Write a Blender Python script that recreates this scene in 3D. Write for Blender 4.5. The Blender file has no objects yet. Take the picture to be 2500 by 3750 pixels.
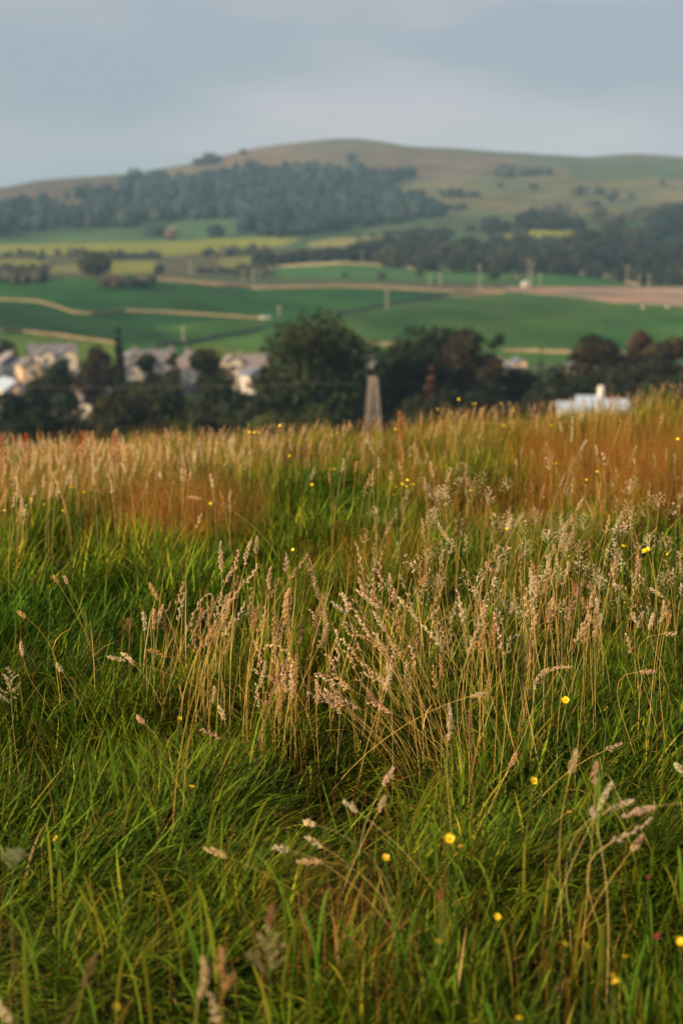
import bpy, math, random
import numpy as np
from mathutils import Vector

# ------------------------------------------------------------------ camera, sky, sun, exposure
SC = bpy.context.scene
COL = SC.collection
F = 50.0 / 36.0 * 3750.0                 # focal length in pixels of the 2500 x 3750 photograph
EYE = 1.5
PITCH = math.atan(995.0 / F)
cam_d = bpy.data.cameras.new('camera')
cam = bpy.data.objects.new('camera', cam_d)
COL.objects.link(cam)
cam.location = (0, 0, EYE)
cam.rotation_euler = (math.pi / 2 - PITCH, 0, 0)
cam_d.sensor_fit = 'VERTICAL'
cam_d.sensor_height = 36.0
cam_d.sensor_width = 24.0
cam_d.lens = 50.0
cam_d.clip_start = 0.05
cam_d.clip_end = 30000
cam_d.dof.use_dof = True
cam_d.dof.focus_distance = 4.25
cam_d.dof.aperture_fstop = 2.5
SC.camera = cam

SUN_EL = math.radians(20)
SUN_AZ = math.radians(-126)              # compass angle from the view direction (+Y), negative = left
sun_vec = Vector((math.sin(SUN_AZ) * math.cos(SUN_EL), math.cos(SUN_AZ) * math.cos(SUN_EL), math.sin(SUN_EL)))
W = bpy.data.worlds.new('World')
SC.world = W
W.use_nodes = True
nt = W.node_tree
nt.nodes.clear()
N = nt.nodes.new
sky = N('ShaderNodeTexSky')
sky.sky_type = 'NISHITA'
sky.sun_disc = False
sky.sun_elevation = SUN_EL
sky.sun_rotation = SUN_AZ
sky.air_density = 1.0
sky.dust_density = 1.5
tc = N('ShaderNodeTexCoord')
mp = N('ShaderNodeMapping')
mp.inputs['Scale'].default_value = (1.0, 1.0, 3.2)
mp.inputs['Location'].default_value = (0.35, 0.0, 0.42)
mp.inputs['Rotation'].default_value = (0.0, math.radians(14), 0.0)
nz = N('ShaderNodeTexNoise')
nz.inputs['Scale'].default_value = 3.3
nz.inputs['Detail'].default_value = 5.0
nz.inputs['Roughness'].default_value = 0.45
rmp = N('ShaderNodeValToRGB')
rmp.color_ramp.elements[0].position = 0.38
rmp.color_ramp.elements[0].color = (3.5, 3.85, 4.4, 1)
rmp.color_ramp.elements[1].position = 0.64
rmp.color_ramp.elements[1].color = (5.9, 5.4, 5.7, 1)
mix = N('ShaderNodeMix')
mix.data_type = 'RGBA'
mix.inputs[0].default_value = 0.88
bg = N('ShaderNodeBackground')
bg.inputs['Strength'].default_value = 0.072
wo = N('ShaderNodeOutputWorld')
L = nt.links.new
L(tc.outputs['Generated'], mp.inputs['Vector'])
L(mp.outputs['Vector'], nz.inputs['Vector'])
L(nz.outputs['Fac'], rmp.inputs['Fac'])
L(sky.outputs['Color'], mix.inputs[6])
L(rmp.outputs['Color'], mix.inputs[7])
L(mix.outputs[2], bg.inputs['Color'])
L(bg.outputs['Background'], wo.inputs['Surface'])

sun_d = bpy.data.lights.new('sun', 'SUN')
sun_d.energy = 5.0
sun_d.angle = math.radians(0.6)
sun_d.color = (1.0, 0.74, 0.42)
sun = bpy.data.objects.new('sun', sun_d)
sun.rotation_euler = (-sun_vec).to_track_quat('-Z', 'Y').to_euler()
COL.objects.link(sun)

SC.view_settings.view_transform = 'Standard'
SC.view_settings.look = 'None'
SC.view_settings.exposure = 0.68
SC.view_settings.gamma = 1.0
SC.view_settings.use_curve_mapping = False
SC.render.engine = 'CYCLES'
cy = SC.cycles
cy.max_bounces = 6
cy.diffuse_bounces = 2
cy.glossy_bounces = 2
cy.transmission_bounces = 3
cy.transparent_max_bounces = 6
cy.volume_bounces = 0
cy.use_denoising = True
cy.caustics_reflective = False
cy.caustics_refractive = False

rng = np.random.default_rng(7)
random.seed(7)

# ------------------------------------------------------------------ geometry of the view
CP, SP = math.cos(PITCH), math.sin(PITCH)

def ray(px, py):
    """azimuth (rad, + right) and slope dz/dr of the sight line through a point of the photograph"""
    px = np.asarray(px, float); py = np.asarray(py, float)
    u = (px - 1250) / F; v = (1875 - py) / F
    X = u; Y = CP + v * SP; Z = -SP + v * CP
    r = np.hypot(X, Y)
    return np.arctan2(X, Y), Z / r

def proj(x, y, z):
    """photo point at which a place of the world shows"""
    z = z - EYE
    dep = y * CP - z * SP
    up = y * SP + z * CP
    dep = np.maximum(dep, 1e-3)
    return 1250 + F * x / dep, 1875 - F * up / dep

def smooth(e0, e1, x):
    t = np.clip((x - e0) / (e1 - e0), 0, 1)
    return t * t * (3 - 2 * t)

def hash2(i, j, s=0):
    n = (i.astype(np.int64) * 374761393 + j.astype(np.int64) * 668265263 + s * 974711) & 0x7fffffff
    n = ((n ^ (n >> 13)) * 1274126177) & 0x7fffffff
    n = n ^ (n >> 16)
    return (n & 0xffff) / 65535.0

def vnoise(x, y, s=0):
    x = np.asarray(x, float); y = np.asarray(y, float)
    i = np.floor(x).astype(np.int64); j = np.floor(y).astype(np.int64)
    fx = x - i; fy = y - j
    fx = fx * fx * (3 - 2 * fx); fy = fy * fy * (3 - 2 * fy)
    a = hash2(i, j, s); b = hash2(i + 1, j, s); c = hash2(i, j + 1, s); d = hash2(i + 1, j + 1, s)
    return (a + (b - a) * fx) * (1 - fy) + (c + (d - c) * fx) * fy

def fbm(x, y, s=0, o=3):
    t = 0; a = 0.5; n = 0
    for k in range(o):
        t = t + a * vnoise(x * 2 ** k, y * 2 ** k, s + k * 17); n += a; a *= 0.5
    return t / n

# ------------------------------------------------------------------ the terrain as a height function of (azimuth, distance)
TH = np.radians(np.linspace(-22, 22, 177))

def line(r, pts, off=0.0):
    """heights at distance r whose sight lines run through the photo points pts, as a function of azimuth TH"""
    pts = np.array(pts, float)
    th, s = ray(pts[:, 0], pts[:, 1])
    z = EYE + s * r + off
    return np.interp(TH, th, z)

RIDGE = [(0, 699), (120, 668), (260, 655), (480, 638), (670, 606), (770, 583), (880, 556), (960, 542), (1116, 523), (1200, 514), (1300, 511), (1400, 520),
         (1500, 537), (1700, 549), (1850, 561), (2050, 570), (2150, 577), (2240, 571), (2310, 566), (2400, 570), (2500, 578)]
crest = line(11.0, [(0, 1600), (400, 1592), (1000, 1566), (1350, 1545), (1700, 1500), (2000, 1480), (2300, 1445), (2500, 1405), (2700, 1380)], -0.36)
K0 = np.zeros_like(TH)
KN = [(0, K0), (4.4, K0), (7.5, crest * 0.40 + 0.03), (11.0, crest), (14.0, crest - 0.55), (25, crest - 3.3), (60, K0 - 11.0), (130, K0 - 21.8),
      (200, K0 - 30.0), (262, K0 - 36.0), (395, K0 - 35.6),
      (440, line(440, [(0, 1250), (450, 1290), (900, 1302), (1350, 1290), (1900, 1308), (2500, 1300)])),
      (560, line(560, [(0, 1150), (500, 1165), (950, 1170), (1300, 1140), (1700, 1150), (2500, 1160)])),
      (720, line(720, [(0, 1045), (300, 1022), (500, 1018), (700, 1030), (930, 1052), (1250, 1046), (1750, 1066), (2100, 1064), (2500, 1072)])),
      (900, line(900, [(0, 985), (500, 990), (930, 1000), (1250, 975), (1500, 990), (1900, 1000), (2050, 1000), (2300, 1030), (2500, 1030)])),
      (1120, line(1120, [(0, 935), (500, 925), (900, 925), (1250, 925), (1900, 930), (2500, 930)])),
      (1280, line(1280, [(0, 893), (600, 880), (950, 868), (1200, 872), (1700, 868), (2100, 870), (2500, 880)])),
      (1500, line(1500, [(0, 815), (600, 820), (900, 800), (1300, 815), (1700, 795), (2100, 790), (2500, 800)])),
      (1850, line(1850, [(0, 748), (400, 725), (900, 690), (1300, 690), (1700, 690), (2100, 700), (2500, 710)])),
      (2150, line(2150, [(p[0], p[1] * 0.62 + 0.38 * 690) for p in RIDGE])),
      (2420, line(2420, RIDGE)),
      (2620, line(2420, RIDGE) - 2), (3400, line(2420, RIDGE) * 0.5), (6200, K0 + 10.0)]
KR = np.array([k[0] for k in KN], float)
KZ = np.stack([k[1] for k in KN], 1)                  # (azimuth, knot)
_h = np.diff(KR); _d = np.diff(KZ, axis=1) / _h
KM = np.zeros_like(KZ)
w1 = 2 * _h[1:] + _h[:-1]; w2 = _h[1:] + 2 * _h[:-1]
with np.errstate(divide='ignore', invalid='ignore'):
    hm = (w1 + w2) / (w1 / _d[:, :-1] + w2 / _d[:, 1:])
KM[:, 1:-1] = np.where(_d[:, :-1] * _d[:, 1:] > 0, np.nan_to_num(hm), 0)

def Hp(th, r):
    """terrain height from azimuth and distance"""
    th = np.asarray(th, float); r = np.asarray(r, float)
    th, r = np.broadcast_arrays(th, r)
    tc_ = np.clip((th - TH[0]) / (TH[1] - TH[0]), 0, len(TH) - 1.001)
    i = tc_.astype(int); f = tc_ - i
    rr = np.clip(r, 0, 6199.9)
    k = np.clip(np.searchsorted(KR, rr, side='right') - 1, 0, len(KR) - 2)
    h = KR[k + 1] - KR[k]; t = (rr - KR[k]) / h
    def ev(ii):
        z0 = KZ[ii, k]; z1 = KZ[ii, k + 1]; m0 = KM[ii, k]; m1 = KM[ii, k + 1]
        return (2 * t**3 - 3 * t**2 + 1) * z0 + (t**3 - 2 * t**2 + t) * h * m0 + (-2 * t**3 + 3 * t**2) * z1 + (t**3 - t**2) * h * m1
    z = ev(i) * (1 - f) + ev(i + 1) * f
    x = r * np.sin(th); y = r * np.cos(th)
    z = z + (fbm(x * 1.1, y * 1.1, 3) - 0.5) * 0.10 * np.clip(r / 3, 0, 1)
    z = z + ((fbm(x * 2.3 + 7, y * 2.3, 13, 2) - 0.5) * 0.20 + (vnoise(x * 5.5, y * 5.5, 15) - 0.5) * 0.05) * smooth(1.5, 2.6, r) * (1 - smooth(15, 24, r))
    z = z + (fbm(x / 95, y / 95, 9) - 0.5) * 7.0 * smooth(700, 1500, r) * (1 - 0.5 * smooth(2250, 2420, r))
    b = smooth(0.5, 1.5, np.abs(th))
    return z * (1 - b) + b * np.maximum(-0.05 * r, -36)

def H(x, y):
    return Hp(np.arctan2(x, y), np.hypot(x, y))

RS = np.concatenate([np.arange(2.0, 14, 0.1), np.geomspace(14, 2500, 700)])

def hit(px, py, off=0.0):
    """first place (x, y, z) along the sight line that lies off metres above the terrain"""
    th, s = ray(px, py)
    z = Hp(np.full_like(RS, float(th)), RS) + off
    d = EYE + float(s) * RS - z
    k = np.nonzero(d < 0)[0]
    if len(k) == 0:
        return None
    k = k[0]
    if k == 0:
        r = RS[0]
    else:
        t = d[k - 1] / (d[k - 1] - d[k]); r = RS[k - 1] + (RS[k] - RS[k - 1]) * t
    return float(r * math.sin(th)), float(r * math.cos(th)), float(EYE + s * r - off), float(r)

def hit_far(px, py, rmin=380):
    th, s = ray(px, py)
    R2 = RS[RS > rmin]
    z = Hp(np.full_like(R2, float(th)), R2)
    d = EYE + float(s) * R2 - z
    k = np.nonzero(d < 0)[0]
    if len(k) == 0 or k[0] == 0:
        k = [int(np.argmin(np.abs(d)))]
        r = R2[k[0]]
    else:
        k = k[0]; t = d[k - 1] / (d[k - 1] - d[k]); r = R2[k - 1] + (R2[k] - R2[k - 1]) * t
    x, y = r * math.sin(th), r * math.cos(th)
    return float(x), float(y), float(Hp(float(th), r)), float(r)

def at(px, py, r):
    th, s = ray(px, py)
    return np.array([r * math.sin(th), r * math.cos(th), EYE + s * r])

# ------------------------------------------------------------------ helpers
def mesh_tris(name, V, T, C=None, smooth_=False):
    V = np.ascontiguousarray(V, np.float32); T = np.ascontiguousarray(T, np.int32)
    me = bpy.data.meshes.new(name)
    me.vertices.add(len(V)); me.vertices.foreach_set('co', V.ravel())
    nf, k = T.shape
    me.loops.add(nf * k); me.loops.foreach_set('vertex_index', T.ravel())
    me.polygons.add(nf)
    me.polygons.foreach_set('loop_start', np.arange(0, nf * k, k, dtype=np.int32))
    me.polygons.foreach_set('loop_total', np.full(nf, k, np.int32))
    if smooth_:
        me.polygons.foreach_set('use_smooth', np.ones(nf, bool))
    if C is not None:
        a = me.color_attributes.new('Col', 'FLOAT_COLOR', 'POINT')
        c4 = np.ones((len(V), 4), np.float32); c4[:, :3] = C
        a.data.foreach_set('color', c4.ravel())
    me.update(calc_edges=True)
    return me

def obj(name, me, m=None, parent=None):
    if m is not None and not me.materials:
        me.materials.append(m)
    o = bpy.data.objects.new(name, me)
    COL.objects.link(o)
    if parent is not None:
        o.parent = parent
    return o

def thing(name, label, cat, loc=(0, 0, 0), rotz=0, group=None):
    if len(label.split()) > 16: print('LONG', label)
    o = bpy.data.objects.new(name, None); COL.objects.link(o)
    o.location = loc; o.rotation_euler = (0, 0, rotz)
    o.empty_display_size = 0.1
    tag(o, label, cat, group)
    return o

def tag(o, label=None, cat=None, group=None, kind=None):
    if label: o['label'] = label
    if cat: o['category'] = cat
    if group: o['group'] = group
    if kind: o['kind'] = kind
    return o

class MB:
    """collects pieces of one mesh"""
    def __init__(s): s.V = []; s.F = []; s.n = 0
    def add(s, V, F_):
        V = [tuple(v) for v in V]
        s.V += V; s.F += [tuple(i + s.n for i in f) for f in F_]; s.n += len(V); return s
    def box(s, x0, y0, z0, x1, y1, z1):
        return s.add([(x0, y0, z0), (x1, y0, z0), (x1, y1, z0), (x0, y1, z0), (x0, y0, z1), (x1, y0, z1), (x1, y1, z1), (x0, y1, z1)],
                     [(0, 3, 2, 1), (4, 5, 6, 7), (0, 1, 5, 4), (1, 2, 6, 5), (2, 3, 7, 6), (3, 0, 4, 7)])
    def bar(s, a, b, r0, r1=None, n=6):
        r1 = r0 if r1 is None else r1
        a = Vector(a); b = Vector(b); d = (b - a)
        if d.length < 1e-9: return s
        d.normalize(); u = d.orthogonal().normalized(); v = d.cross(u)
        P = []
        for c, r in ((a, r0), (b, r1)):
            for k in range(n):
                t = 2 * math.pi * k / n
                P.append(c + u * (r * math.cos(t)) + v * (r * math.sin(t)))
        Fc = [(k, (k + 1) % n, n + (k + 1) % n, n + k) for k in range(n)]
        Fc += [tuple(range(n - 1, -1, -1)), tuple(range(n, 2 * n))]
        return s.add(P, Fc)
    def mesh(s, name):
        me = bpy.data.meshes.new(name); me.from_pydata(s.V, [], s.F); me.update(); return me
    def build(s, name, m, parent=None):
        return obj(name, s.mesh(name), m, parent)

def mat(name, col, rough=0.85, spec=0.2, var=0.15, scale=3.0, bump=0.0, metal=0.0, coord='Object'):
    m = bpy.data.materials.new(name); m.use_nodes = True
    t = m.node_tree; b = t.nodes['Principled BSDF']
    b.inputs['Roughness'].default_value = rough
    b.inputs['Specular IOR Level'].default_value = spec
    b.inputs['Metallic'].default_value = metal
    c = t.nodes.new('ShaderNodeTexCoord'); n = t.nodes.new('ShaderNodeTexNoise')
    n.inputs['Scale'].default_value = scale; n.inputs['Detail'].default_value = 4
    r = t.nodes.new('ShaderNodeValToRGB')
    r.color_ramp.elements[0].position = 0.3; r.color_ramp.elements[1].position = 0.7
    r.color_ramp.elements[0].color = tuple(x * (1 - var) for x in col) + (1,)
    r.color_ramp.elements[1].color = tuple(min(1, x * (1 + var)) for x in col) + (1,)
    t.links.new(c.outputs[coord], n.inputs['Vector']); t.links.new(n.outputs['Fac'], r.inputs['Fac'])
    t.links.new(r.outputs['Color'], b.inputs['Base Color'])
    if bump:
        bp = t.nodes.new('ShaderNodeBump'); bp.inputs['Strength'].default_value = bump
        t.links.new(n.outputs['Fac'], bp.inputs['Height']); t.links.new(bp.outputs['Normal'], b.inputs['Normal'])
    return m

def leaf_mat(name, trans=0.35, rough=0.55, spec=0.25, tint=(1, 1, 1), objvar=0.0, noise=0.0, nscale=1.0):
    """plant matter: colour from the attribute, part of the light passes through"""
    m = bpy.data.materials.new(name); m.use_nodes = True
    t = m.node_tree; t.nodes.clear()
    at_ = t.nodes.new('ShaderNodeAttribute'); at_.attribute_name = 'Col'
    p = t.nodes.new('ShaderNodeBsdfPrincipled'); p.inputs['Roughness'].default_value = rough
    p.inputs['Specular IOR Level'].default_value = spec
    o = t.nodes.new('ShaderNodeOutputMaterial')
    col = at_.outputs['Color']
    if objvar:
        oi = t.nodes.new('ShaderNodeObjectInfo'); h = t.nodes.new('ShaderNodeHueSaturation')
        mr = t.nodes.new('ShaderNodeMapRange'); mr.inputs['To Min'].default_value = 1 - objvar; mr.inputs['To Max'].default_value = 1 + objvar
        t.links.new(oi.outputs['Random'], mr.inputs['Value']); t.links.new(mr.outputs['Result'], h.inputs['Value'])
        t.links.new(col, h.inputs['Color']); col = h.outputs['Color']
    if noise:
        tcx = t.nodes.new('ShaderNodeTexCoord'); n = t.nodes.new('ShaderNodeTexNoise'); n.inputs['Scale'].default_value = nscale
        h = t.nodes.new('ShaderNodeHueSaturation'); mr = t.nodes.new('ShaderNodeMapRange')
        mr.inputs['From Min'].default_value = 0.3; mr.inputs['From Max'].default_value = 0.7
        mr.inputs['To Min'].default_value = 1 - noise; mr.inputs['To Max'].default_value = 1 + noise
        t.links.new(tcx.outputs['Object'], n.inputs['Vector']); t.links.new(n.outputs['Fac'], mr.inputs['Value'])
        t.links.new(mr.outputs['Result'], h.inputs['Value']); t.links.new(col, h.inputs['Color']); col = h.outputs['Color']
    t.links.new(col, p.inputs['Base Color'])
    if trans:
        tr = t.nodes.new('ShaderNodeBsdfTranslucent'); mx = t.nodes.new('ShaderNodeMixShader')
        mx.inputs['Fac'].default_value = trans
        t.links.new(col, tr.inputs['Color']); t.links.new(p.outputs[0], mx.inputs[1]); t.links.new(tr.outputs[0], mx.inputs[2])
        t.links.new(mx.outputs[0], o.inputs['Surface'])
    else:
        t.links.new(p.outputs[0], o.inputs['Surface'])
    return m

M_grass = leaf_mat('grass_blade', 0.28, 0.6, 0.06)
M_head = leaf_mat('seed_head', 0.45, 0.8, 0.1)
M_leaf = leaf_mat('tree_foliage', 0.18, 0.75, 0.08)
M_leafv = leaf_mat('far_tree_foliage', 0.12, 0.85, 0.05, objvar=0.22)
M_petal = mat('buttercup_petal', (0.86, 0.60, 0.01), 0.3, 0.5, 0.06, 60)
M_centre = mat('buttercup_centre', (0.50, 0.34, 0.02), 0.7, 0.2, 0.2, 300)
M_gstem = mat('green_stem', (0.10, 0.17, 0.03), 0.6, 0.2, 0.2, 10)
M_bark = mat('bark', (0.12, 0.09, 0.06), 0.95, 0.1, 0.3, 1.5, 0.4)
M_stone = mat('field_wall_stone', (0.32, 0.26, 0.18), 0.95, 0.1, 0.35, 0.9, 0.5)
M_wood = mat('pole_timber', (0.36, 0.31, 0.24), 0.9, 0.1, 0.2, 2)
M_steel = mat('galvanised_steel', (0.40, 0.33, 0.29), 0.7, 0.3, 0.12, 1.2)
M_wire = mat('wire_metal', (0.12, 0.12, 0.12), 0.5, 0.4, 0.05, 1)
M_glass = mat('window_glass', (0.05, 0.06, 0.08), 0.15, 0.5, 0.1, 1)
M_frame = mat('window_frame_paint', (0.75, 0.74, 0.70), 0.6, 0.3, 0.05, 2)
M_pot = mat('clay_pot', (0.40, 0.20, 0.12), 0.9, 0.1, 0.2, 4)
M_rubber = mat('tyre_rubber', (0.03, 0.03, 0.03), 0.9, 0.1, 0.1, 4)

# ------------------------------------------------------------------ ground: one sheet to beyond the ridge
def inpoly(px, py, poly):
    inside = np.zeros(px.shape, bool); n = len(poly)
    for i in range(n):
        x0, y0 = poly[i]; x1, y1 = poly[(i + 1) % n]
        if y0 == y1: continue
        c = ((y0 > py) != (y1 > py)) & (px < (x1 - x0) * (py - y0) / (y1 - y0) + x0)
        inside ^= c
    return inside

FIELDS = [  # colour of the ground cover, outline in the photograph
    ((0.160, 0.150, 0.095), [(-900, 400), (3400, 400), (3400, 800), (-900, 800)]),                     # moor
    ((0.215, 0.155, 0.105), [(880, 530), (1250, 520), (1640, 560), (1950, 585), (1750, 640), (1560, 655), (1300, 610), (950, 610), (700, 625)]),
    ((0.150, 0.105, 0.070), [(-300, 700), (100, 670), (480, 640), (470, 690), (250, 735), (-300, 750)]),
    ((0.210, 0.190, 0.085), [(1340, 715), (1600, 655), (2000, 640), (2900, 640), (2900, 760), (2000, 790), (1640, 795), (1560, 730)]),
    ((0.110, 0.150, 0.070), [(2050, 600), (2900, 590), (2900, 650), (2100, 660)]),
    ((0.200, 0.170, 0.080), [(350, 690), (480, 670), (470, 640), (700, 605), (720, 640), (420, 700)]),
    ((0.230, 0.210, 0.090), [(215, 740), (280, 745), (300, 800), (230, 800)]),
    ((0.075, 0.150, 0.055), [(-900, 800), (3400, 780), (3400, 1000), (-900, 1000)]),                   # valley green
    ((0.085, 0.170, 0.060), [(-300, 850), (600, 815), (850, 800), (900, 850), (700, 880), (-300, 898)]),
    ((0.090, 0.140, 0.060), [(1200, 810), (1500, 790), (1900, 790), (1900, 870), (1300, 865)]),
    ((0.300, 0.320, 0.045), [(-300, 898), (300, 890), (700, 882), (950, 868), (1100, 876), (1040, 900), (850, 912), (700, 932), (400, 940), (-300, 938)]),
    ((0.330, 0.310, 0.100), [(1120, 890), (1220, 872), (1400, 862), (1400, 890), (1250, 905), (1130, 905)]),
    ((0.130, 0.120, 0.060), [(-300, 940), (560, 940), (750, 925), (950, 912), (1240, 905), (1000, 990), (930, 1010), (560, 1012), (-300, 1040)]),
    ((0.270, 0.290, 0.050), [(-300, 950), (180, 950), (170, 978), (-300, 976)]),
    ((0.270, 0.280, 0.060), [(200, 972), (300, 970), (300, 998), (180, 996)]),
    ((0.280, 0.290, 0.050), [(405, 958), (570, 958), (560, 1000), (410, 1004)]),
    ((0.250, 0.260, 0.060), [(800, 945), (935, 935), (930, 992), (790, 992)]),
    ((0.075, 0.190, 0.050), [(935, 985), (1250, 966), (1450, 976), (1650, 995), (1880, 1000), (1860, 1035), (1600, 1032), (1250, 1018), (935, 1014)]),
    ((0.330, 0.350, 0.050), [(1840, 845), (1900, 840), (2145, 845), (2145, 872), (1850, 872)]),
    ((0.055, 0.180, 0.035), [(1880, 1030), (1960, 992), (2080, 998), (2250, 1024), (2330, 1046), (1860, 1050)]),
    ((0.250, 0.190, 0.125), [(600, 1008), (720, 1022), (950, 1042), (1250, 1036), (1500, 1044), (1860, 1052), (1860, 1068), (1700, 1064), (1250, 1050), (950, 1058), (700, 1036), (560, 1020)]),
    ((0.030, 0.120, 0.024), [(-900, 1040), (200, 1018), (500, 1014), (700, 1034), (950, 1058), (1250, 1050), (1660, 1068), (1640, 1080), (1200, 1160), (950, 1210), (700, 1300), (-900, 1320)]),
    ((0.060, 0.150, 0.030), [(1660, 1068), (1860, 1066), (3400, 1100), (3400, 1330), (700, 1330), (950, 1210), (1200, 1160)]),
    ((0.230, 0.190, 0.110), [(1570, 1082), (1700, 1070), (1860, 1072), (1800, 1084), (1600, 1092)]),
    ((0.460, 0.320, 0.235), [(1850, 1050), (3400, 1054), (3400, 1135), (2500, 1122), (2250, 1105), (2050, 1084), (1850, 1066)]),
    ((0.022, 0.088, 0.020), [(-900, 1098), (150, 1108), (260, 1148), (450, 1142), (700, 1152), (960, 1168), (900, 1195), (700, 1230), (450, 1262), (150, 1216), (-900, 1205)]),
    ((0.060, 0.150, 0.026), [(560, 1200), (820, 1168), (970, 1170), (960, 1200), (800, 1225), (640, 1250)]),
    ((0.120, 0.210, 0.035), [(-900, 1222), (150, 1228), (430, 1268), (430, 1340), (-900, 1340)]),
    ((0.120, 0.210, 0.035), [(700, 1262), (960, 1222), (980, 1340), (700, 1340)]),
    ((0.120, 0.200, 0.035), [(1340, 1272), (1480, 1276), (1480, 1340), (1340, 1340)]),
]

def build_ground():
    th = np.radians(np.concatenate([np.linspace(-180, -24, 53)[:-1], np.linspace(-24, -16, 17)[:-1], np.linspace(-16, 16, 321), np.linspace(16, 24, 17)[1:], np.linspace(24, 180, 53)[1:]]))
    r = np.concatenate([[0.3], np.arange(0.9, 14, 0.14), np.geomspace(14, 420, 50), np.geomspace(425, 2600, 190), np.geomspace(2700, 6200, 12)])
    T2, R2 = np.meshgrid(th, r)                       # rows r
    Z = Hp(T2, R2); X = R2 * np.sin(T2); Y = R2 * np.cos(T2)
    px, py = proj(X, Y, Z)
    front = (np.abs(T2) < 0.6) & (R2 > 400)
    n1 = fbm(X / 60, Y / 60, 21, 4); n2 = fbm(X / 14, Y / 25, 22, 3)
    C = np.empty(X.shape + (3,)); C[:] = (0.085, 0.125, 0.055)
    C[R2 < 400] = (0.055, 0.090, 0.025)
    C[R2 < 18] = (0.024, 0.022, 0.010)
    wx = px + (fbm(X / 30, Y / 30, 31) - 0.5) * 16; wy = py + (fbm(X / 30, Y / 30, 37) - 0.5) * 6
    for col, poly in FIELDS:
        C[front & inpoly(wx, wy, poly)] = col
    C[R2 > 400] *= 0.72
    far = (R2 > 1300)[..., None]
    f = 1 + (n1 - 0.5)[..., None] * np.where(far, 0.9, 0.35) + (n2 - 0.5)[..., None] * np.where(far, 0.5, 0.22)
    st = np.sin((X * 0.8 + Y * 0.35) / 5.5 + 2.5 * n1) * 0.5 + 0.5
    f = f * np.where((R2 > 430) & (R2 < 760), 0.86 + 0.20 * st + 0.5 * (n1 - 0.5), 1.0)[..., None]
    f = f * (1 + np.where((R2 > 430) & (R2 < 760), (fbm(X / 22, Y / 40, 83, 3) - 0.5), 0)[..., None] * np.array([1.3, 0.5, 0.2]))
    C = np.clip(C * f, 0.005, 1)
    # browner and greener moor patches
    k = (far[..., 0] & (py < 800))
    mixf = np.clip((fbm(X / 110, Y / 170, 51, 4) - 0.42) * 3.2, 0, 1)[..., None] * 0.55
    C = np.where(k[..., None], C * (1 - mixf) + mixf * np.array([0.065, 0.105, 0.060]), C)
    nr, nc = X.shape
    idx = np.arange(nr * nc).reshape(nr, nc)
    a = idx[:-1, :-1]; b = idx[:-1, 1:]; c = idx[1:, 1:]; d = idx[1:, :-1]
    Q = np.stack([a, d, c, b], -1).reshape(-1, 4)[:, ::-1]
    V = np.stack([X, Y, Z], -1).reshape(-1, 3)
    Q = Q[:, ::-1]
    me = mesh_tris('ground', V, Q, C.reshape(-1, 3), True)
    me.flip_normals() if me.polygons[nr * 3].normal.z < 0 else None
    g = obj('ground', me, leaf_mat('ground_cover', 0, 0.95, 0.05, noise=0.22, nscale=0.35))
    tag(g, kind='structure')
build_ground()

# ------------------------------------------------------------------ foliage builders
def cards(P, Nrm, size, col, rs, rnd=0.5):
    """leaf clumps: one bent quad per point, turned roughly to Nrm"""
    n = len(P)
    d = Nrm + rs.normal(0, rnd, (n, 3)); d /= np.linalg.norm(d, axis=1, keepdims=True)
    a = np.cross(d, rs.normal(0, 1, (n, 3))); a /= np.linalg.norm(a, axis=1, keepdims=True) + 1e-9
    b = np.cross(d, a)
    s = size[:, None] if np.ndim(size) else size
    asp = rs.uniform(0.6, 1.0, (n, 1))
    V = np.stack([P - a * s * 0.5, P + b * s * 0.35 * asp - d * s * 0.1, P + a * s * 0.5, P - b * s * 0.35 * asp - d * s * 0.1], 1)
    i = np.arange(n)[:, None] * 4
    T = np.concatenate([i + np.array([[0, 2, 1]]), i + np.array([[0, 3, 2]])], 1).reshape(-1, 3)
    return V.reshape(-1, 3), T, np.repeat(col, 4, 0)

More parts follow.
